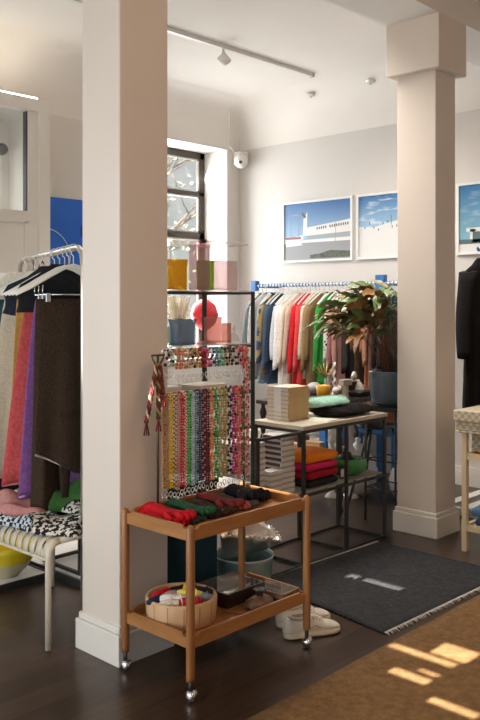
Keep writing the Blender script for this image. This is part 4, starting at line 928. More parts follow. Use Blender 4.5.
# tall wire candle holder with white twisted stem and spiky brass burst
t = thing('twisted_candle', 'white twisted candle standing behind the cream block ornament', 'candle', (5.22, 3.96, CZ)); 
build('candle', MB().tube([(.006*math.cos(k*1.1),.006*math.sin(k*1.1),.01+k*.0105) for k in range(24)], .010, 8), WHITE, t); build('foot', MB().lathe([(.001,0),(.035,0),(.02,.012),(.012,.02)], n=16), IVO, t)
t = thing('brass_starburst', 'thin brass spiky starburst ornament behind the cream block', 'ornament', (5.24, 4.06, CZ)); b = MB()
for k in range(22):
    a = random.uniform(0,PI); q = random.uniform(-.5,.5); b.tube([(0,0,.12),(.16*math.cos(a), .1*q, .12+.14*math.sin(a))], .002, 4)
build('spikes', b, GOLDM, t); build('stem', MB().tube([(0,0,0),(0,0,.12)], .004), GOLDM, t)

# under / behind: blue bench, white plinth along the wall
bn = thing('blue_bench', 'blue painted bench below the right half of the garments', 'bench', (6.05, 4.0, 0)); build('seat', MB().bbox(-.20,.20,-.22,.62,.455,.51,.006), BLUP, bn)
for x in (-.17,.17):
    for y in (-.18,.20,.58): build('leg', MB().bbox(x-.02,x+.02,y-.035,y+.035,0,.455,.003), BLUP, bn)
pl = thing('white_plinth', 'long low white plinth along the wall below the garments', 'plinth', (6.0, 5.28, 0)); build('body', MB().bbox(-.43,.47,-.72,.80,.0,.225,.006), WHITE, pl); build('plinth_top', MB().bbox(-.45,.48,-.74,.82,.225,.25,.004), WHITE, pl)
for x, y, sx, sy, h, c, lb in ((5.86,4.64,.13,.16,.07,(.40,.24,.12),'brown card box at the near end of the white plinth'), (5.72,4.86,.14,.20,.05,(.55,.36,.20),'tan flat box on the front edge of the white plinth'), (5.95,4.95,.20,.14,.08,(.10,.04,.03),'dark maroon box at the back of the white plinth'),(5.70,5.15,.1,.1,.05,(.03,.03,.03),'small black pouch on the front edge of the white plinth'),(5.85,5.35,.16,.14,.10,(.72,.68,.6),'cream box on the middle of the white plinth')):
    t = thing('small_box', lb, 'box', (x,y,.2505), random.uniform(-.3,.3)); m_ = mat('smallbox_%d' % int(c[0]*99+c[1]*999), c, .6); build('box_base', MB().bbox(-sx/2,sx/2,-sy/2,sy/2,0,h,.004), m_, t); build('box_lid', MB().bbox(-sx/2-.003,sx/2+.003,-sy/2-.003,sy/2+.003,h,h+.012,.003), m_, t)
def candlestick(x, y, z, h, lb, s=1.0):
    t = thing('candlestick', lb, 'candlestick', (x,y,z), 0, 'white turned candlesticks'); pr = [(.001,0),(.06*s,0),(.055*s,.015),(.02*s,.04)]; zz = .05
    while zz < h-.06: pr += [(.018*s,zz),(.036*s,zz+.03),(.018*s,zz+.06)]; zz += .075
    build('turned_stem', MB().lathe(pr+[(.015*s,h-.02),(.03*s,h-.01),(.03*s,h)], n=18), WHITE, t); build('candle_cup', MB().lathe([(.02*s,h),(.028*s,h+.03),(.02*s,h+.03),(.012*s,h+.002)], n=14), WHITE, t)
candlestick(5.46, 3.98, 0, .70, 'tall white turned candlestick on the floor behind the display table', 1.2)
candlestick(5.36, 4.09, 0, .52, 'shorter white candlestick behind the tall one')
for x, y, s, lb in ((5.70,3.62,1.0,'white round lidded jar on the floor near the plant stand'), (5.62,4.02,1.25,'larger white ceramic jar on the floor behind the round jar'), (5.72,3.36,1.1,'white ceramic jar on the floor, closest to the column')):
    t = thing('ceramic_jar', lb, 'jar', (x,y,0), 0, 'white ceramic jars on the floor'); build('body', MB().lathe([(.001,0),(.08*s,0),(.12*s,.08*s),(.13*s,.16*s),(.10*s,.24*s),(.06*s,.27*s),(.07*s,.29*s),(.001,.285*s)], n=24), WHITE, t); build('lid', MB().lathe([(.075*s,.291*s),(.05*s,.32*s),(.015*s,.33*s),(.02*s,.36*s),(.001,.37*s)], n=20), WHITE, t)
# black tripod stool with splayed legs
st = thing('tripod_stool', 'black metal tripod stool with splayed legs behind the plant stand', 'stool', (5.42, 3.70, 0)); build('seat', MB().lathe([(.001,.60),(.15,.60),(.155,.61),(.15,.62),(.001,.62)], n=24), BLACKM, st)
for a in (PI*1.04, PI*.30, -PI*.28): build('leg', MB().tube([(.12*math.cos(a),.12*math.sin(a),.60),(.50*math.cos(a),.50*math.sin(a),.008)] if a == PI*1.04 else [(.12*math.cos(a),.12*math.sin(a),.60),(.30*math.cos(a),.30*math.sin(a),.008)], .011), BLACKM, st)

# ================================================================ PLANT ON WIRE STAND
PX, PY = 5.085, 3.352
ps = thing('plant_stand', 'tall thin black wire plant stand beside the right column', 'plant stand', (PX, PY, 0))
for sx in (-1,1):
    for sy in (-1,1): build('leg', MB().tube([(sx*.128,sy*.128,0.002),(sx*.125,sy*.125,.80)], .009), BLACKM, ps)
for z in (.24,.44): 
    b = MB()
    for s in (-1,1): b.tube([(-.126,s*.126,z),(.126,s*.126,z)], .006, 6); b.tube([(s*.126,-.126,z),(s*.126,.126,z)], .006, 6)
    build('cross_bar', b, BLACKM, ps)
build('stand_top', MB().bbox(-.145,.145,-.145,.145,.800,.822,.004), BLACKM, ps)
pp = thing('potted_calathea', 'leafy plant with green and maroon leaves in a glossy blue pot', 'plant', (PX, PY, .8225))
build('saucer', MB().lathe([(.001,0),(.135,0),(.15,.012),(.145,.014),(.001,.008)], n=30), BLACKM, pp)
build('pot', MB().lathe([(.001,.015),(.12,.015),(.135,.03),(.145,.09),(.150,.20),(.152,.235),(.158,.245),(.156,.255),(.144,.255),(.138,.235),(.001,.23)], n=40), mat('blue_glaze', (0.07,0.105,0.13), 0.12, col2=(0.12,0.165,0.195), scale=5), pp)
build('soil', MB().lathe([(.001,.238),(.139,.236)], n=20), mat('soil', (.03,.02,.012), 1), pp)
def leaf_mat():
    m = bpy.data.materials.new('calathea_leaf'); m.use_nodes = True; nt = m.node_tree; N = nt.nodes; L = nt.links; p = N['Principled BSDF']; p.inputs['Roughness'].default_value = .38
    g = N.new('ShaderNodeNewGeometry'); at = N.new('ShaderNodeAttribute'); at.attribute_name = 'leafuv'
    sx = N.new('ShaderNodeSeparateXYZ'); L.new(at.outputs['Vector'], sx.inputs[0])
    wv = N.new('ShaderNodeTexWave'); wv.inputs['Scale'].default_value = 3.2; wv.inputs['Distortion'].default_value = .8; L.new(at.outputs['Vector'], wv.inputs['Vector'])
    r = N.new('ShaderNodeValToRGB'); r.color_ramp.elements[0].color = (.022,.06,.015,1); r.color_ramp.elements[1].color = (.17,.25,.07,1); r.color_ramp.elements[0].position = .35; r.color_ramp.elements[1].position = .8; L.new(wv.outputs['Fac'], r.inputs[0])
    r2 = N.new('ShaderNodeValToRGB'); r2.color_ramp.elements[0].color = (.16,.055,.02,1); r2.color_ramp.elements[1].color = (.34,.19,.055,1); L.new(wv.outputs['Fac'], r2.inputs[0])
    mx = N.new('ShaderNodeMixRGB'); L.new(sx.outputs['Z'], mx.inputs[0]); L.new(r.outputs[0], mx.inputs[1]); L.new(r2.outputs[0], mx.inputs[2]); L.new(mx.outputs[0], p.inputs['Base Color'])
    p.inputs['Transmission Weight'].default_value = 0
    return m
def plant():
    mb = MB(); stems = MB(); uv = []; rnd = random.Random(11)
    N_ = 200
    for i in range(N_):
        # heading: toward left of photo = direction (-.69,+.72) in x,y; more reddish leaves there
        side = rnd.random(); az = math.atan2(.72,-.69) + rnd.uniform(-1.3,1.3) if side < .55 else rnd.uniform(0, 2*PI)
        red = 1.0 if (side < .36) else (0.35 if rnd.random() < .3 else 0.0)
        out = rnd.uniform(.10,.40) if side < .55 else rnd.uniform(.02,.20)
        if out*math.cos(az - math.atan2(-.72,.69)) > .14 or math.sin(az)*out < -.12: out *= .35
        hgt = rnd.uniform(.18,.50) + .25 ; hgt = .25+ (hgt-.25)*(1-.35*out/.42)
        d = Vector((math.cos(az), math.sin(az), 0)); b = Vector((rnd.uniform(-.07,.07), rnd.uniform(-.07,.07), .235))
        tip = b + d*out + Vector((0,0,hgt-.10))
        if i % 5 == 0: stems.tube([b, b.lerp(tip,.5)+Vector((0,0,.06)), tip], [.0045,.0035,.0025], 5)
        Lf = rnd.uniform(.16,.25); wf_ = Lf*rnd.uniform(.15,.20); droop = rnd.uniform(.1,1.0); up0 = rnd.uniform(-.2,.7); tw = rnd.uniform(-.7,.7); sd = Vector((-d.y, d.x, 0))
        sd = (sd*math.cos(tw)+Vector((0,0,1))*math.sin(tw)).normalized(); p = tip.copy(); ang = up0; nu, nv = 9, 4; vs = []
        for k in range(nu+1):
            u = k/nu; wd = wf_*(math.sin(PI*min(.999,u**.8)))**.75 if 0 < k < nu else .001
            for j in range(nv+1):
                v = j/nv*2-1; q = p + sd*v*wd + Vector((0,0,1))*abs(v)*wd*.35 + Vector((0,0,.005*math.sin(u*18+v)))*abs(v); vs.append(q); uv.append((u*2+abs(v)*.5, v, red))
            dv = d*math.cos(ang)+Vector((0,0,1))*math.sin(ang); p = p + dv*(Lf/nu); ang -= droop/nu*1.3
        if min(q.y for q in vs) < -.158 and max(q.y for q in vs) > -9: del uv[-len(vs):]; continue
        mb.add(vs, [(a*(nv+1)+b_, (a+1)*(nv+1)+b_, (a+1)*(nv+1)+b_+1, a*(nv+1)+b_+1) for a in range(nu) for b_ in range(nv)], True)
    o = build('foliage', mb, leaf_mat(), pp); at = o.data.attributes.new('leafuv', 'FLOAT_VECTOR', 'POINT'); at.data.foreach_set('vector', [c for q in uv for c in q])
    build('stalk', stems, mat('stalk_red', (.16,.07,.03), .5), pp)
plant()

# ================================================================ RIGHT: pine shelf with baskets, black coat
wsx = thing('pine_rack', 'pale pine two shelf rack at the right edge of the photo', 'rack', (5.0, 2.40, 0))
ly_ = lambda y: y-2.40
for x in (4.765, 5.20):
    for y in (2.585, 2.16): build('post', MB().bbox(x-5.0-.017, x-5.0+.017, ly_(y)-.017, ly_(y)+.017, 0, .745, .003), WOODL, wsx)
for z in (.15, .60):
    b = MB()
    for x in (4.765, 5.20): b.box(x-5-.012, x-5+.012, ly_(2.16)+.017, ly_(2.585)-.017, z-.02, z+.02)
    for y in (2.585, 2.16): b.box(4.782-5, 5.183-5, ly_(y)-.012, ly_(y)+.012, z-.02, z+.02)
    build('shelf_rail', b, WOODL, wsx); build('shelf_board', MB().box(4.755-5+.022, 5.21-5-.022, ly_(2.16)+.013, ly_(2.585)-.013, z-.008, z+.004), WOODL, wsx)
WIC = mat('wicker', (0.52,0.42,0.27), .8, col2=(0.70,0.62,0.48), kind='check', scale=42)
def basket(loc, sx, sy, h, label, lid=True, rz=0):
    t = thing('wicker_basket', label, 'basket', loc, rz, 'woven baskets on the pine rack'); b = MB(); b.bbox(-sx/2,sx/2,-sy/2,sy/2,.0,h,.006); build('woven_body', b, WIC, t)
    w_ = MB(); n = int(h/.016)
    for k in range(n): z = .008+k*.016; w_.tube([(-sx/2-.002,-sy/2-.002,z),(sx/2+.002,-sy/2-.002,z),(sx/2+.002,sy/2+.002,z),(-sx/2-.002,sy/2+.002,z)], .006, 5, closed=True)
    build('weave_band', w_, WIC, t)
    if lid: build('lid', MB().bbox(-sx/2-.018,sx/2+.018,-sy/2-.018,sy/2+.018,h-.055,h+.012,.006), WIC, t)
    build('cream_panel', MB().box(-sx/2-.0195 if lid else -sx/2-.009, -sx/2-.008, -.10, -.03, .01, h), mat('cream_linen', (.72,.68,.62), .8), t)
basket((4.985, 2.375, .747), .50, .50, .13, 'large lidded wicker basket on top of the pine rack')
basket((4.985, 2.375, .625), .36, .36, .115, 'wicker basket inside the pine rack below the lidded basket', False)
t = tag(build('red_cloth', MB().bbox(-.18,.18,-.17,.17,0,.018,.006), fab('red_cloth', (.45,.04,.03)), None, (4.985,2.375,.6045)), 'folded red cloth under the lower wicker basket', 'cloth')
folded((4.90, 2.38, .155), .24, .30, .06, (0.03,0.07,0.19), 'blue folded sweater on the bottom shelf of the pine rack', 0, grp='folded clothes on the pine rack')
folded((4.90, 2.50, .216), .20, .16, .05, (0.10,0.20,0.35), 'lighter blue folded shirt on the blue sweater of the pine rack', .2, 'folded_shirt', 'shirt', grp='folded clothes on the pine rack')
t = tag(build('orange_cloth', MB().bbox(-.03,.03,-.16,.16,0,.05,.012), fab('rust_cloth', (.50,.10,.03)), None, (4.755+.065-.0,2.395,.155)), 'rust orange cloth at the left of the bottom pine shelf', 'cloth')
t.location = (5.08, 2.38, .155)
# white slats in place of sun streaks on the floor
wr_ = thing('sun_streak_slats', 'white slats standing in for sun streaks on the floor behind the pine rack', 'rack', (5.95, 2.9, 0))
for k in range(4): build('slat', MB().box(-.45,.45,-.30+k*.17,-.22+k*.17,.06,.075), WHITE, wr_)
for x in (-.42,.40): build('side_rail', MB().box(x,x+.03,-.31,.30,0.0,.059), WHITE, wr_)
# coat on a hanger on the wall rail
BC = fab('black_coat', (.006,.006,.006), (.011,.010,.010))
garment((6.10, 3.17, 1.985), 0.05, BC, 1.30, .27, .075, 'long black coat hanging beside the right column', 'coat', 'coat', .68, 1.05, 77, 'long coats by the column')
place_hanger((6.10, 3.17, 1.987), .05, 'white hanger holding the long black coat', 'coat hanger')
ck = thing('coat_hook', 'blue wall hook arm carrying the black coat', 'hook', (WX, 3.17, 1.985)); build('arm', MB().tube([(0,0,0.0),(-.46,0,0.0),(-.47,0,.02)], .010), BLUP, ck); build('wall_plate', MB().bbox(-.012,-.001,-.03,.03,-.05,.05,.003), BLUP, ck)
# ================================================================ LEFT CLOTHES RACK
D = Vector((.345, .939, 0)); U = Vector((-.939, .345, 0)); N0 = Vector((2.345, 3.325, 0)); RZ2 = 1.825; RLEN = 1.36
URZ = math.atan2(-U.y, -U.x)       # local +x points away from the viewer's left (local -x = U)
DRZ = math.atan2(D.y, D.x)
rk = thing('clothes_rack', 'silver tubular clothes rack beside the near column at the left', 'clothes rack', N0, DRZ)
SAT = mat('satin_steel', (0.62,0.58,0.50), .3, metal=.8)
pts = [(-.12,0,.03),(-.12,0,RZ2-.10),(-.10,0,RZ2-.03),(-.03,0,RZ2),(RLEN-.10,0,RZ2),(RLEN-.03,0,RZ2-.03),(RLEN,0,RZ2-.10),(RLEN,0,.03)]
build('rail_frame', MB().tube(pts, .0135, 10), SAT, rk)
for x in (-.12, RLEN): 
    b = build('foot_bar', MB().tube([(x,-.03 if x < 0 else -.22,.02),(x,.03 if x < 0 else .22,.02)], .0135, 8), SAT, rk)
for k in range(2): build('joint_collar', MB().tube([(.45+k*.5,0,RZ2),(.49+k*.5,0,RZ2)], .0165, 10), SAT, rk)
# broad white wooden hangers with clips
def broad_mb(w=.275):
    b = MB(); st = [(-w,-.225),(-w*.72,-.186),(-w*.42,-.136),(-w*.15,-.094),(0,-.082),(w*.15,-.094),(w*.42,-.136),(w*.72,-.186),(w,-.225)]
    R = []
    for i, (x, z) in enumerate(st):
        hh = .0095 if 0 < i < 8 else .006; th = .006 + .006*abs(x)/w
        R.append([(x, th*math.copysign(abs(math.cos(a))**.5, math.cos(a)), z+hh*math.sin(a)) for a in [2*PI*j/12 for j in range(12)]])
    b.rings(R); return b
hb = thing('clothes_hanger', '-', 'hanger', (0,0,0)); build('hanger_body', broad_mb(), mat('hanger_cream', (0.70,0.67,0.59), .45), hb)
build('hook', MB().tube([(0,0,-.072),(0,0,-.036),(-.012,0,-.026)]+[(0.021*math.cos(a), 0, .021*math.sin(a)) for a in [PI*1.35-k*PI*1.35/9 for k in range(10)]], .003, 6), mat('hook_white', (.68,.66,.62), .35), hb)
build('clip_bar', MB().tube([(-.15,0,-.225),(.15,0,-.225)], .004, 6).tube([(-.15,0,-.18),(-.15,0,-.225)], .003, 5).tube([(.15,0,-.18),(.15,0,-.225)], .003, 5), CHROME, hb)
for s in (-1,1): build('clip', MB().bbox(s*.125-.012,s*.125+.012,-.011,.011,-.262,-.218,.003), CHROME, hb)
def sheet(s_, m, L, w0, w1, label, name, cat, top=.245, th=.016, slant=0.0, seed=0, off=0.0, sleeve=None, waves=5, edge=None):
    rnd = random.Random(seed); P = N0 + D*s_ - U*off; t = thing(name, label, cat, (P.x, P.y, RZ2-top), URZ+rnd.uniform(-.06,.06), 'clothes clipped on the left rack'); n = 40; lv = 18; R = []; ph = rnd.uniform(0,6)
    for k in range(lv+1):
        u = k/lv; hw = w0+(w1-w0)*u**.8; ring = []
        for j in range(n):
            a = 2*PI*j/n; x = hw*math.copysign(abs(math.cos(a))**.8, math.cos(a)); z = -L*u*(1 + slant*(-x/w1)*u)
            ring.append((x, th*(.6+.6*u)*math.sin(a) + (.022*u+.006)*math.sin(x/w1*waves+ph) + .008*u*math.sin(x/w1*waves*2.4+ph+u*3), z + .012*u*math.sin(x*25+ph)))
        R.append(ring)
    build('body', MB().rings(R), m, t)
    if sleeve:
        for (x0, z0, x1, z1, r0, r1) in sleeve:
            R = []
            for k in range(11):
                u = k/10; R.append([(x0+(x1-x0)*u + (r0+(r1-r0)*u)*math.cos(2*PI*j/12), -.02+.03*math.sin(u*3)+(r0+(r1-r0)*u)*.45*math.sin(2*PI*j/12), z0+(z1-z0)*u) for j in range(12)])
            build('sleeve', MB().rings(R), m, t)
    if edge: 
        build('hem', MB().tube([(w1*.98*(2*k/16-1), (.022+.006)*math.sin(.98*(2*k/16-1)*waves+ph), -L*(1-slant*(2*k/16-1)*.98)) for k in range(17)], .006, 5), edge, t)
    return t
BRK = fab('brown_boucle', (0.026,0.015,0.009), (0.050,0.031,0.019), bump=.8, scale=110, bscale=130)
LHEM = mat('pale_hem', (.42,.34,.30), .8)
clips = [(.055,'large dark brown knitted top')]
sheet(.055, BRK, .83, .145, .185, 'large dark brown knitted top, nearest on the left rack', 'sweater', 'sweater', seed=1, slant=-.10, edge=LHEM, sleeve=[(-.03,-.55,-.045,-.96,.05,.018)])
sheet(.14, fab('brown_wool', (0.035,0.021,0.012), (0.055,0.035,0.022)), 1.04, .060, .082, 'long brown trousers hanging behind the dark brown knitted top', 'trousers', 'trousers', seed=2, off=-.105, waves=3)
sheet(.225, fab('orchid_purple', (0.19,0.075,0.24), (0.26,0.12,0.33)), .93, .145, .235, 'purple wool sweater between the brown trousers and the red sweater', 'sweater', 'sweater', seed=3, slant=.05, off=0.0, edge=mat('lilac_hem', (.42,.25,.48), .8))
sheet(.33, fab('brick_red', (0.40,0.050,0.050), (0.52,0.10,0.10)), .90, .145, .27, 'brick red wool sweater left of the purple one', 'sweater', 'sweater', seed=4, slant=.05, off=-.02, edge=mat('red_hem', (.55,.2,.18), .8))
sheet(.44, fab('ochre', (0.48,0.26,0.06), (0.58,0.34,0.10)), .66, .145, .18, 'ochre yellow sweater left of the red one', 'sweater', 'sweater', seed=5, off=-.05)
sheet(.56, fab('cream_knit', (0.50,0.43,0.32)), .92, .145, .25, 'cream knitted skirt peeking out left of the ochre sweater', 'skirt', 'skirt', seed=6, slant=.05, off=-.09)
sheet(.66, fab('deep_teal', (0.012,0.045,0.05)), .34, .15, .16, 'dark teal top left of the cream skirt', 'top', 'top', seed=7, off=-.09)
sheet(.76, fab('pure_black', (0.010,0.010,0.011)), 1.05, .20, .26, 'black dress at the far left of the left rack', 'dress', 'dress', seed=8, off=-.17)
sheet(.85, fab('dark_navy', (0.015,0.02,0.035)), .95, .20, .25, 'dark navy skirt behind the black dress', 'skirt', 'skirt', seed=9, off=-.12)
garment(tuple(N0+U*.08+D*.98+Vector((0,0,RZ2-.02))), URZ, fab('ecru_cotton', (0.60,0.56,0.47)), .75, .24, .035, 'ecru cotton shirt on a hanger towards the far end of the left rack', 'shirt', 'shirt', .42, 1.1, 31, 'shirts on the left rack')
garment(tuple(N0+D*1.12+Vector((0,0,RZ2-.02))), URZ, fab('green_grey', (0.30,0.31,0.24)), .70, .24, .03, 'grey green shirt beyond the ecru shirt on the left rack', 'shirt', 'shirt', .42, 1.1, 32, 'shirts on the left rack')
garment(tuple(N0+D*.28+Vector((0,0,RZ2-.005))), URZ, fab('ink_camisole', (.014,.014,.016)), .30, .235, .012, 'small black camisole draped over a hanger between the purple and red sweaters', 'camisole', 'top', 0, 1.0, 51, 'camisoles on the left rack')
garment(tuple(N0+D*.50+Vector((0,0,RZ2-.005))), URZ, fab('ink_navy_camisole', (.016,.020,.032)), .32, .26, .012, 'dark navy camisole draped over a hanger between the ochre sweater and cream skirt', 'camisole', 'top', 0, 1.0, 52, 'camisoles on the left rack')
firsth = True
for k, (s_, lb) in enumerate(((.055,'the dark brown knitted top'),(.14,'the long brown trousers'),(.225,'the purple sweater'),(.33,'the brick red sweater'),(.44,'the ochre sweater'),(.56,'the cream skirt'),(.66,'the dark teal top'),(.76,'the black dress'),(.85,'the dark navy skirt'),(.98,'the ecru shirt'),(1.12,'the grey green shirt'))):
    o = hb if k == 0 else dup(hb); P = N0+D*s_; o.location = (P.x, P.y, RZ2); o.rotation_euler = (0,0,URZ+random.uniform(-.05,.05)); o['label'] = f'broad cream hanger with clips holding {lb}'; o['group'] = 'broad cream hangers on the left rack'
t = thing('straw_bag', 'beige woven bag glimpsed behind the hangers on the left rack', 'bag', tuple(N0+D*1.22+Vector((0.12,-.02,1.36))), URZ)
build('body', MB().lathe([(.001,0),(.13,0),(.17,.08),(.16,.22),(.12,.26),(.001,.25)], n=24, sy=.35), mat('straw', (.36,.29,.20), .9, col2=(.48,.40,.29), scale=40), t); build('strap', MB().tube([(-.11,0,.24),(-.06,0,.36),(0,0,.46),(.06,0,.36),(.11,0,.24)], .008), BRN, t)

# ================================================================ BEIGE SLATTED BENCH and what lies on it
bx, by = 2.345, 3.545
be = thing('slatted_bench', 'beige metal bench with rounded slats under the left clothes rack', 'bench', (bx, by, 0))
hx, hy, bz = .245, .355, .485
for sx in (-1,1):
    for sy in (-1,1): build('leg', MB().tube([(sx*(hx+.002),sy*hy,.004),(sx*(hx+.002),sy*hy,bz-.075),(sx*(hx-.004),sy*hy,bz-.04),(sx*(hx-.022),sy*hy,bz-.014),(sx*(hx-.055),sy*hy,bz-.004)], .0145, 10), BEIGEM, be)
for sy in (-1,1): build('end_rail', MB().tube([(-hx+.055,sy*hy,bz-.004),(hx-.055,sy*hy,bz-.004)], .0145, 10), BEIGEM, be)
nS = 13
for k in range(nS):
    y = -hy+.032+k*(2*hy-.064)/(nS-1); w_ = .019
    P_ = [(-hx,bz-.085),(-hx,bz-.050),(-hx+.010,bz-.022),(-hx+.030,bz-.004),(-hx+.065,bz+.003),(0,bz+.001),(hx-.065,bz+.003),(hx-.030,bz-.004),(hx-.010,bz-.022),(hx,bz-.050),(hx,bz-.085)]
    mb = MB(); 
    mb.add([(x,y+s*w_,z) for x, z in P_ for s in (-1,1)], [(2*i,2*i+1,2*i+3,2*i+2) for i in range(len(P_)-1)], True); o = build('slat', mb, BEIGEM, be); solid(o, .005, -1)
for sx in (-1,1): build('side_rail', MB().tube([(sx*(hx-.004),-hy,bz-.085),(sx*(hx-.004),hy,bz-.085)], .008, 8), BEIGEM, be)
def cloth(loc, sx, sy, h, m, label, name, cat, rz=0, seed=0, lump=3, grp=None):
    rnd = random.Random(seed); p = [rnd.uniform(0,6) for _ in range(6)]
    def fn(u, v):
        e = min(1, 9*u*(1-u))**.5*min(1, 9*v*(1-v))**.5
        return ((u-.5)*sx+.015*math.sin(v*7+p[0]), (v-.5)*sy+.015*math.sin(u*6+p[1]), h*e*(.62+.22*math.sin(u*lump*2+p[2]+v*2)+.16*math.sin(v*lump*3+p[3]-u*3)))
    b = MB().grid(fn, 34, 30); n = len(b.v); o = build(name, b, m, None, loc, rz); solid(o, .006, 0); tag(o, label, cat, grp); return o
BWP = fab('black_white_print', (0.68,0.65,0.58), (0.015,0.015,0.018), kind='pattern', scale=48, detail=1)
BWC = fab('blue_black_check', (0.55,0.60,0.64), (0.02,0.03,0.05), kind='check', scale=55)
cloth((2.30,3.36,bz+.012), .36, .36, .060, BWP, 'black and cream patterned scarf spread over the bench end', 'patterned_scarf', 'scarf', .3, 1)
cloth((2.44,3.33,bz+.055), .22, .24, .065, BWP, 'second black and cream patterned scarf piled beside the near column', 'patterned_scarf', 'scarf', -.2, 6)
cloth((2.18,3.50,bz+.022), .20, .30, .055, BWC, 'blue grey checked scarf along the left side of the bench', 'checked_scarf', 'scarf', .1, 2)
cloth((2.20,3.62,bz+.055), .22, .32, .085, fab('rose_knit', (0.42,0.20,0.19)), 'dusty pink knitted scarf on the bench, left of the patterned scarf', 'pink_scarf', 'scarf', .5, 3)
cloth((2.46,3.56,bz+.055), .30, .36, .15, fab('moss_green', (0.05,0.15,0.035)), 'moss green knitted scarf heaped on the bench beside the column', 'green_scarf', 'scarf', -.4, 4)
cloth((2.34,3.78,bz+.03), .30, .22, .07, fab('burgundy', (0.16,0.03,0.05)), 'burgundy scarf rolled at the far end of the bench', 'burgundy_scarf', 'scarf', .2, 5)

# ================================================================ LOW PLATFORMS AND THINGS BEHIND THE RACK
for nm, (x0,x1,y0,y1), lb in (('a',(1.95,2.655,4.01,4.75),'low white platform with black edge under the yellow bowl'), ('b',(2.68,3.42,3.66,4.75),'low white platform with black bars behind the bench legs')):
    t = thing('display_platform', lb, 'platform', ((x0+x1)/2,(y0+y1)/2,0), 0, 'low white platforms at the left'); a, b_ = (x1-x0)/2, (y1-y0)/2
    build('platform_top', MB().box(-a+.012,a-.012,-b_+.012,b_-.012,.004,.036), WHITE, t)
    f = MB(); f.box(-a,a,-b_,-b_+.012,0,.042).box(-a,a,b_-.012,b_,0,.042).box(-a,-a+.012,-b_+.012,b_-.012,0,.042).box(a-.012,a,-b_+.012,b_-.012,0,.042); build('edge_frame', f, BLACKM, t)
t = thing('floor_frame', 'square black bar frame standing on the white platform behind the bench', 'frame', (3.02, 4.18, .0425)); b = MB()
for z in (.012,): b.box(-.30,.30,-.35,-.335,z-.01,z+.01).box(-.30,.30,.0,.015,z-.01,z+.01).box(-.30,-.285,-.335,0,z-.01,z+.01).box(.285,.30,-.335,0,z-.01,z+.01)
build('bar', b, BLACKM, t)
for x, y in ((-.2925,-.3425),(.2925,-.3425),(-.2925,.0075),(.2925,.0075)): build('upright', MB().box(x-.0075,x+.0075,y-.0075,y+.0075,.022,.46), BLACKM, t)
build('top_board', MB().bbox(-.31,.31,-.36,.025,.46,.485,.003), WHITE, t)
for k in range(4):
    folded((3.00,4.00,.0425+.4855+k*.036), .40, .26, .035, [(.55,.16,.20),(.60,.28,.28),(.62,.45,.42),(.58,.22,.26)][k], ['deep pink folded blanket at the bottom of the pile behind the bench','rose folded blanket second in the pile behind the bench','pale pink folded blanket third in the pile behind the bench','pink folded blanket on top of the pile behind the bench'][k], random.uniform(-.06,.06), 'folded_blanket', 'blanket', 'pink folded blankets behind the bench')
yb = thing('yellow_bowl', 'large bowl, yellow inside and cream below, on the low white platform', 'bowl', (2.46, 4.17, .0365))
build('outer_body', MB().lathe([(.001,0),(.07,0),(.075,.008),(.125,.05),(.152,.09)], n=36), mat('cream_glaze', (.62,.53,.33), .3), yb)
build('yellow_rim', MB().lathe([(.152,.09),(.170,.14),(.180,.182),(.173,.184),(.160,.14),(.12,.06),(.06,.02),(.001,.016)], n=36), mat('bright_yellow_glaze', (0.72,0.52,0.01), .22, col2=(.80,.62,.04), scale=14), yb)
lt = thing('low_table', 'low dark table with folded clothes behind the left rack', 'table', (2.95, 5.05, 0)); build('table_top', MB().bbox(-.45,.45,-.25,.25,.30,.325,.003), WHITE, lt)
for sx in (-1,1):
    for sy in (-1,1): build('leg', MB().tube([(sx*.42,sy*.22,0),(sx*.42,sy*.22,.30)], .014), WOODL, lt)
for x, y, c, lb, h in ((2.70,4.95,(.05,.10,.24),'blue folded jeans on the low table',.07),(2.98,4.98,(.18,.17,.22),'grey lilac folded jumper on the low table',.08),(3.24,5.02,(.30,.10,.14),'raspberry folded jumper on the low table',.06)):
    folded((x,y,.3255), .24, .24, h, c, lb, 0, 'folded_clothes', 'clothes', 'folded clothes on the low table')
for x, y, c, lb in ((2.62,5.12,(.02,.22,.30),'teal glass bottle on the low table'),(2.84,5.19,(.03,.05,.12),'dark blue glass bottle on the low table')):
    t = thing('glass_bottle', lb, 'bottle', (x,y,.3255)); build('body', MB().lathe([(.001,0),(.035,0),(.038,.02),(.036,.16),(.014,.20),(.013,.25),(.001,.25)], n=18), mat('bottle_%d' % int(c[2]*99), c, .1), t); build('stopper', MB().ball((0,0,.262), .014), WOODB, t)
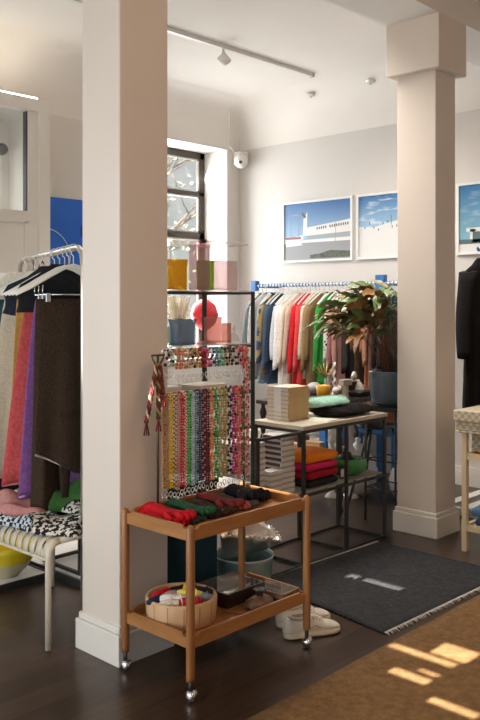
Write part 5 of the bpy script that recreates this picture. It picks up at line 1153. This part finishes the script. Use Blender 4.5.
# things on the window sill and behind the vases
SZ = .9855
t = thing('red_sculpture', 'red rounded lamp shade shape standing in the window recess', 'lamp', (6.02, 6.26, SZ)); build('stem', MB().tube([(0,0,0),(0,0,.36)], .012), WHITE, t); build('foot', MB().lathe([(.001,0),(.07,0),(.06,.012),(.001,.014)], n=20), WHITE, t); build('shade', MB().lathe([(.03,.30),(.11,.36),(.15,.46),(.12,.56),(.05,.62),(.001,.63)], n=26), mat('shiny_red', (.62,.02,.025), .2), t)
for x, h, lb in ((5.35,.50,'pale pampas grass bunch in the window recess, left one'),(5.70,.46,'pale pampas grass bunch beside the red lamp in the window')):
    t = thing('pampas_vase', lb, 'vase', (x, 6.32, SZ), 0, 'pampas grass in the window'); build('vase_body', MB().lathe([(.001,0),(.05,0),(.06,.06),(.045,.16),(.03,.2),(.001,.2)], n=18), mat('sage_glaze', (.32,.42,.36), .4), t)
    b = MB()
    for k in range(70):
        a = random.uniform(0,2*PI); r = random.uniform(.02,.17); b.tube([(0,0,.2),(r*.4*math.cos(a),r*.4*math.sin(a)*.5,.2+h*.4),(r*math.cos(a),r*math.sin(a)*.5,.2+h*random.uniform(.5,1))], [.002,.006,.010], 4)
    build('grass', b, mat('pampas', (.62,.52,.38), .9), t)
for x, c, lb in ((5.15,(.35,.45,.42),'grey green box on the window sill'),(6.20,(.70,.66,.60),'white box at the right end of the window sill')):
    t = thing('sill_box', lb, 'box', (x, 6.24, SZ)); m_ = mat('sillbox_%d' % int(c[0]*99), c, .5); build('box_base', MB().bbox(-.07,.07,-.05,.05,0,.10,.003), m_, t); build('box_lid', MB().bbox(-.073,.073,-.053,.053,.10,.12,.003), m_, t)
wt = thing('window_table', 'white table in front of the window behind the bead stand', 'table', (4.75, 5.55, 0)); build('table_top', MB().bbox(-.75,.0+.55,-.25,.25,.72,.76,.004), WHITE, wt)
for x in (-.70,.50):
    for y in (-.21,.21): build('leg', MB().box(x-.02,x+.02,y-.02,y+.02,0,.72), WHITE, wt)
for x, c, s, lb in ((4.30,(.60,.22,.10),.09,'terracotta bowl on the white window table'),(4.62,(.66,.62,.56),.10,'white bowl on the white window table')):
    t = thing('ceramic_bowl', lb, 'bowl', (x,5.45,.7605)); build('body', MB().lathe([(.001,0),(s*.5,0),(s*.55,.01),(s,.07),(s*1.04,.09),(s*.97,.09),(s*.5,.02),(.001,.016)], n=24), mat('bowl_%d' % int(c[0]*99), c, .35), t); build('foot_ring', MB().tube([(s*.5*math.cos(2*PI*j/16),s*.5*math.sin(2*PI*j/16),.004) for j in range(16)], .004, 5, closed=True), mat('bowl_%d' % int(c[0]*99), c, .35), t)
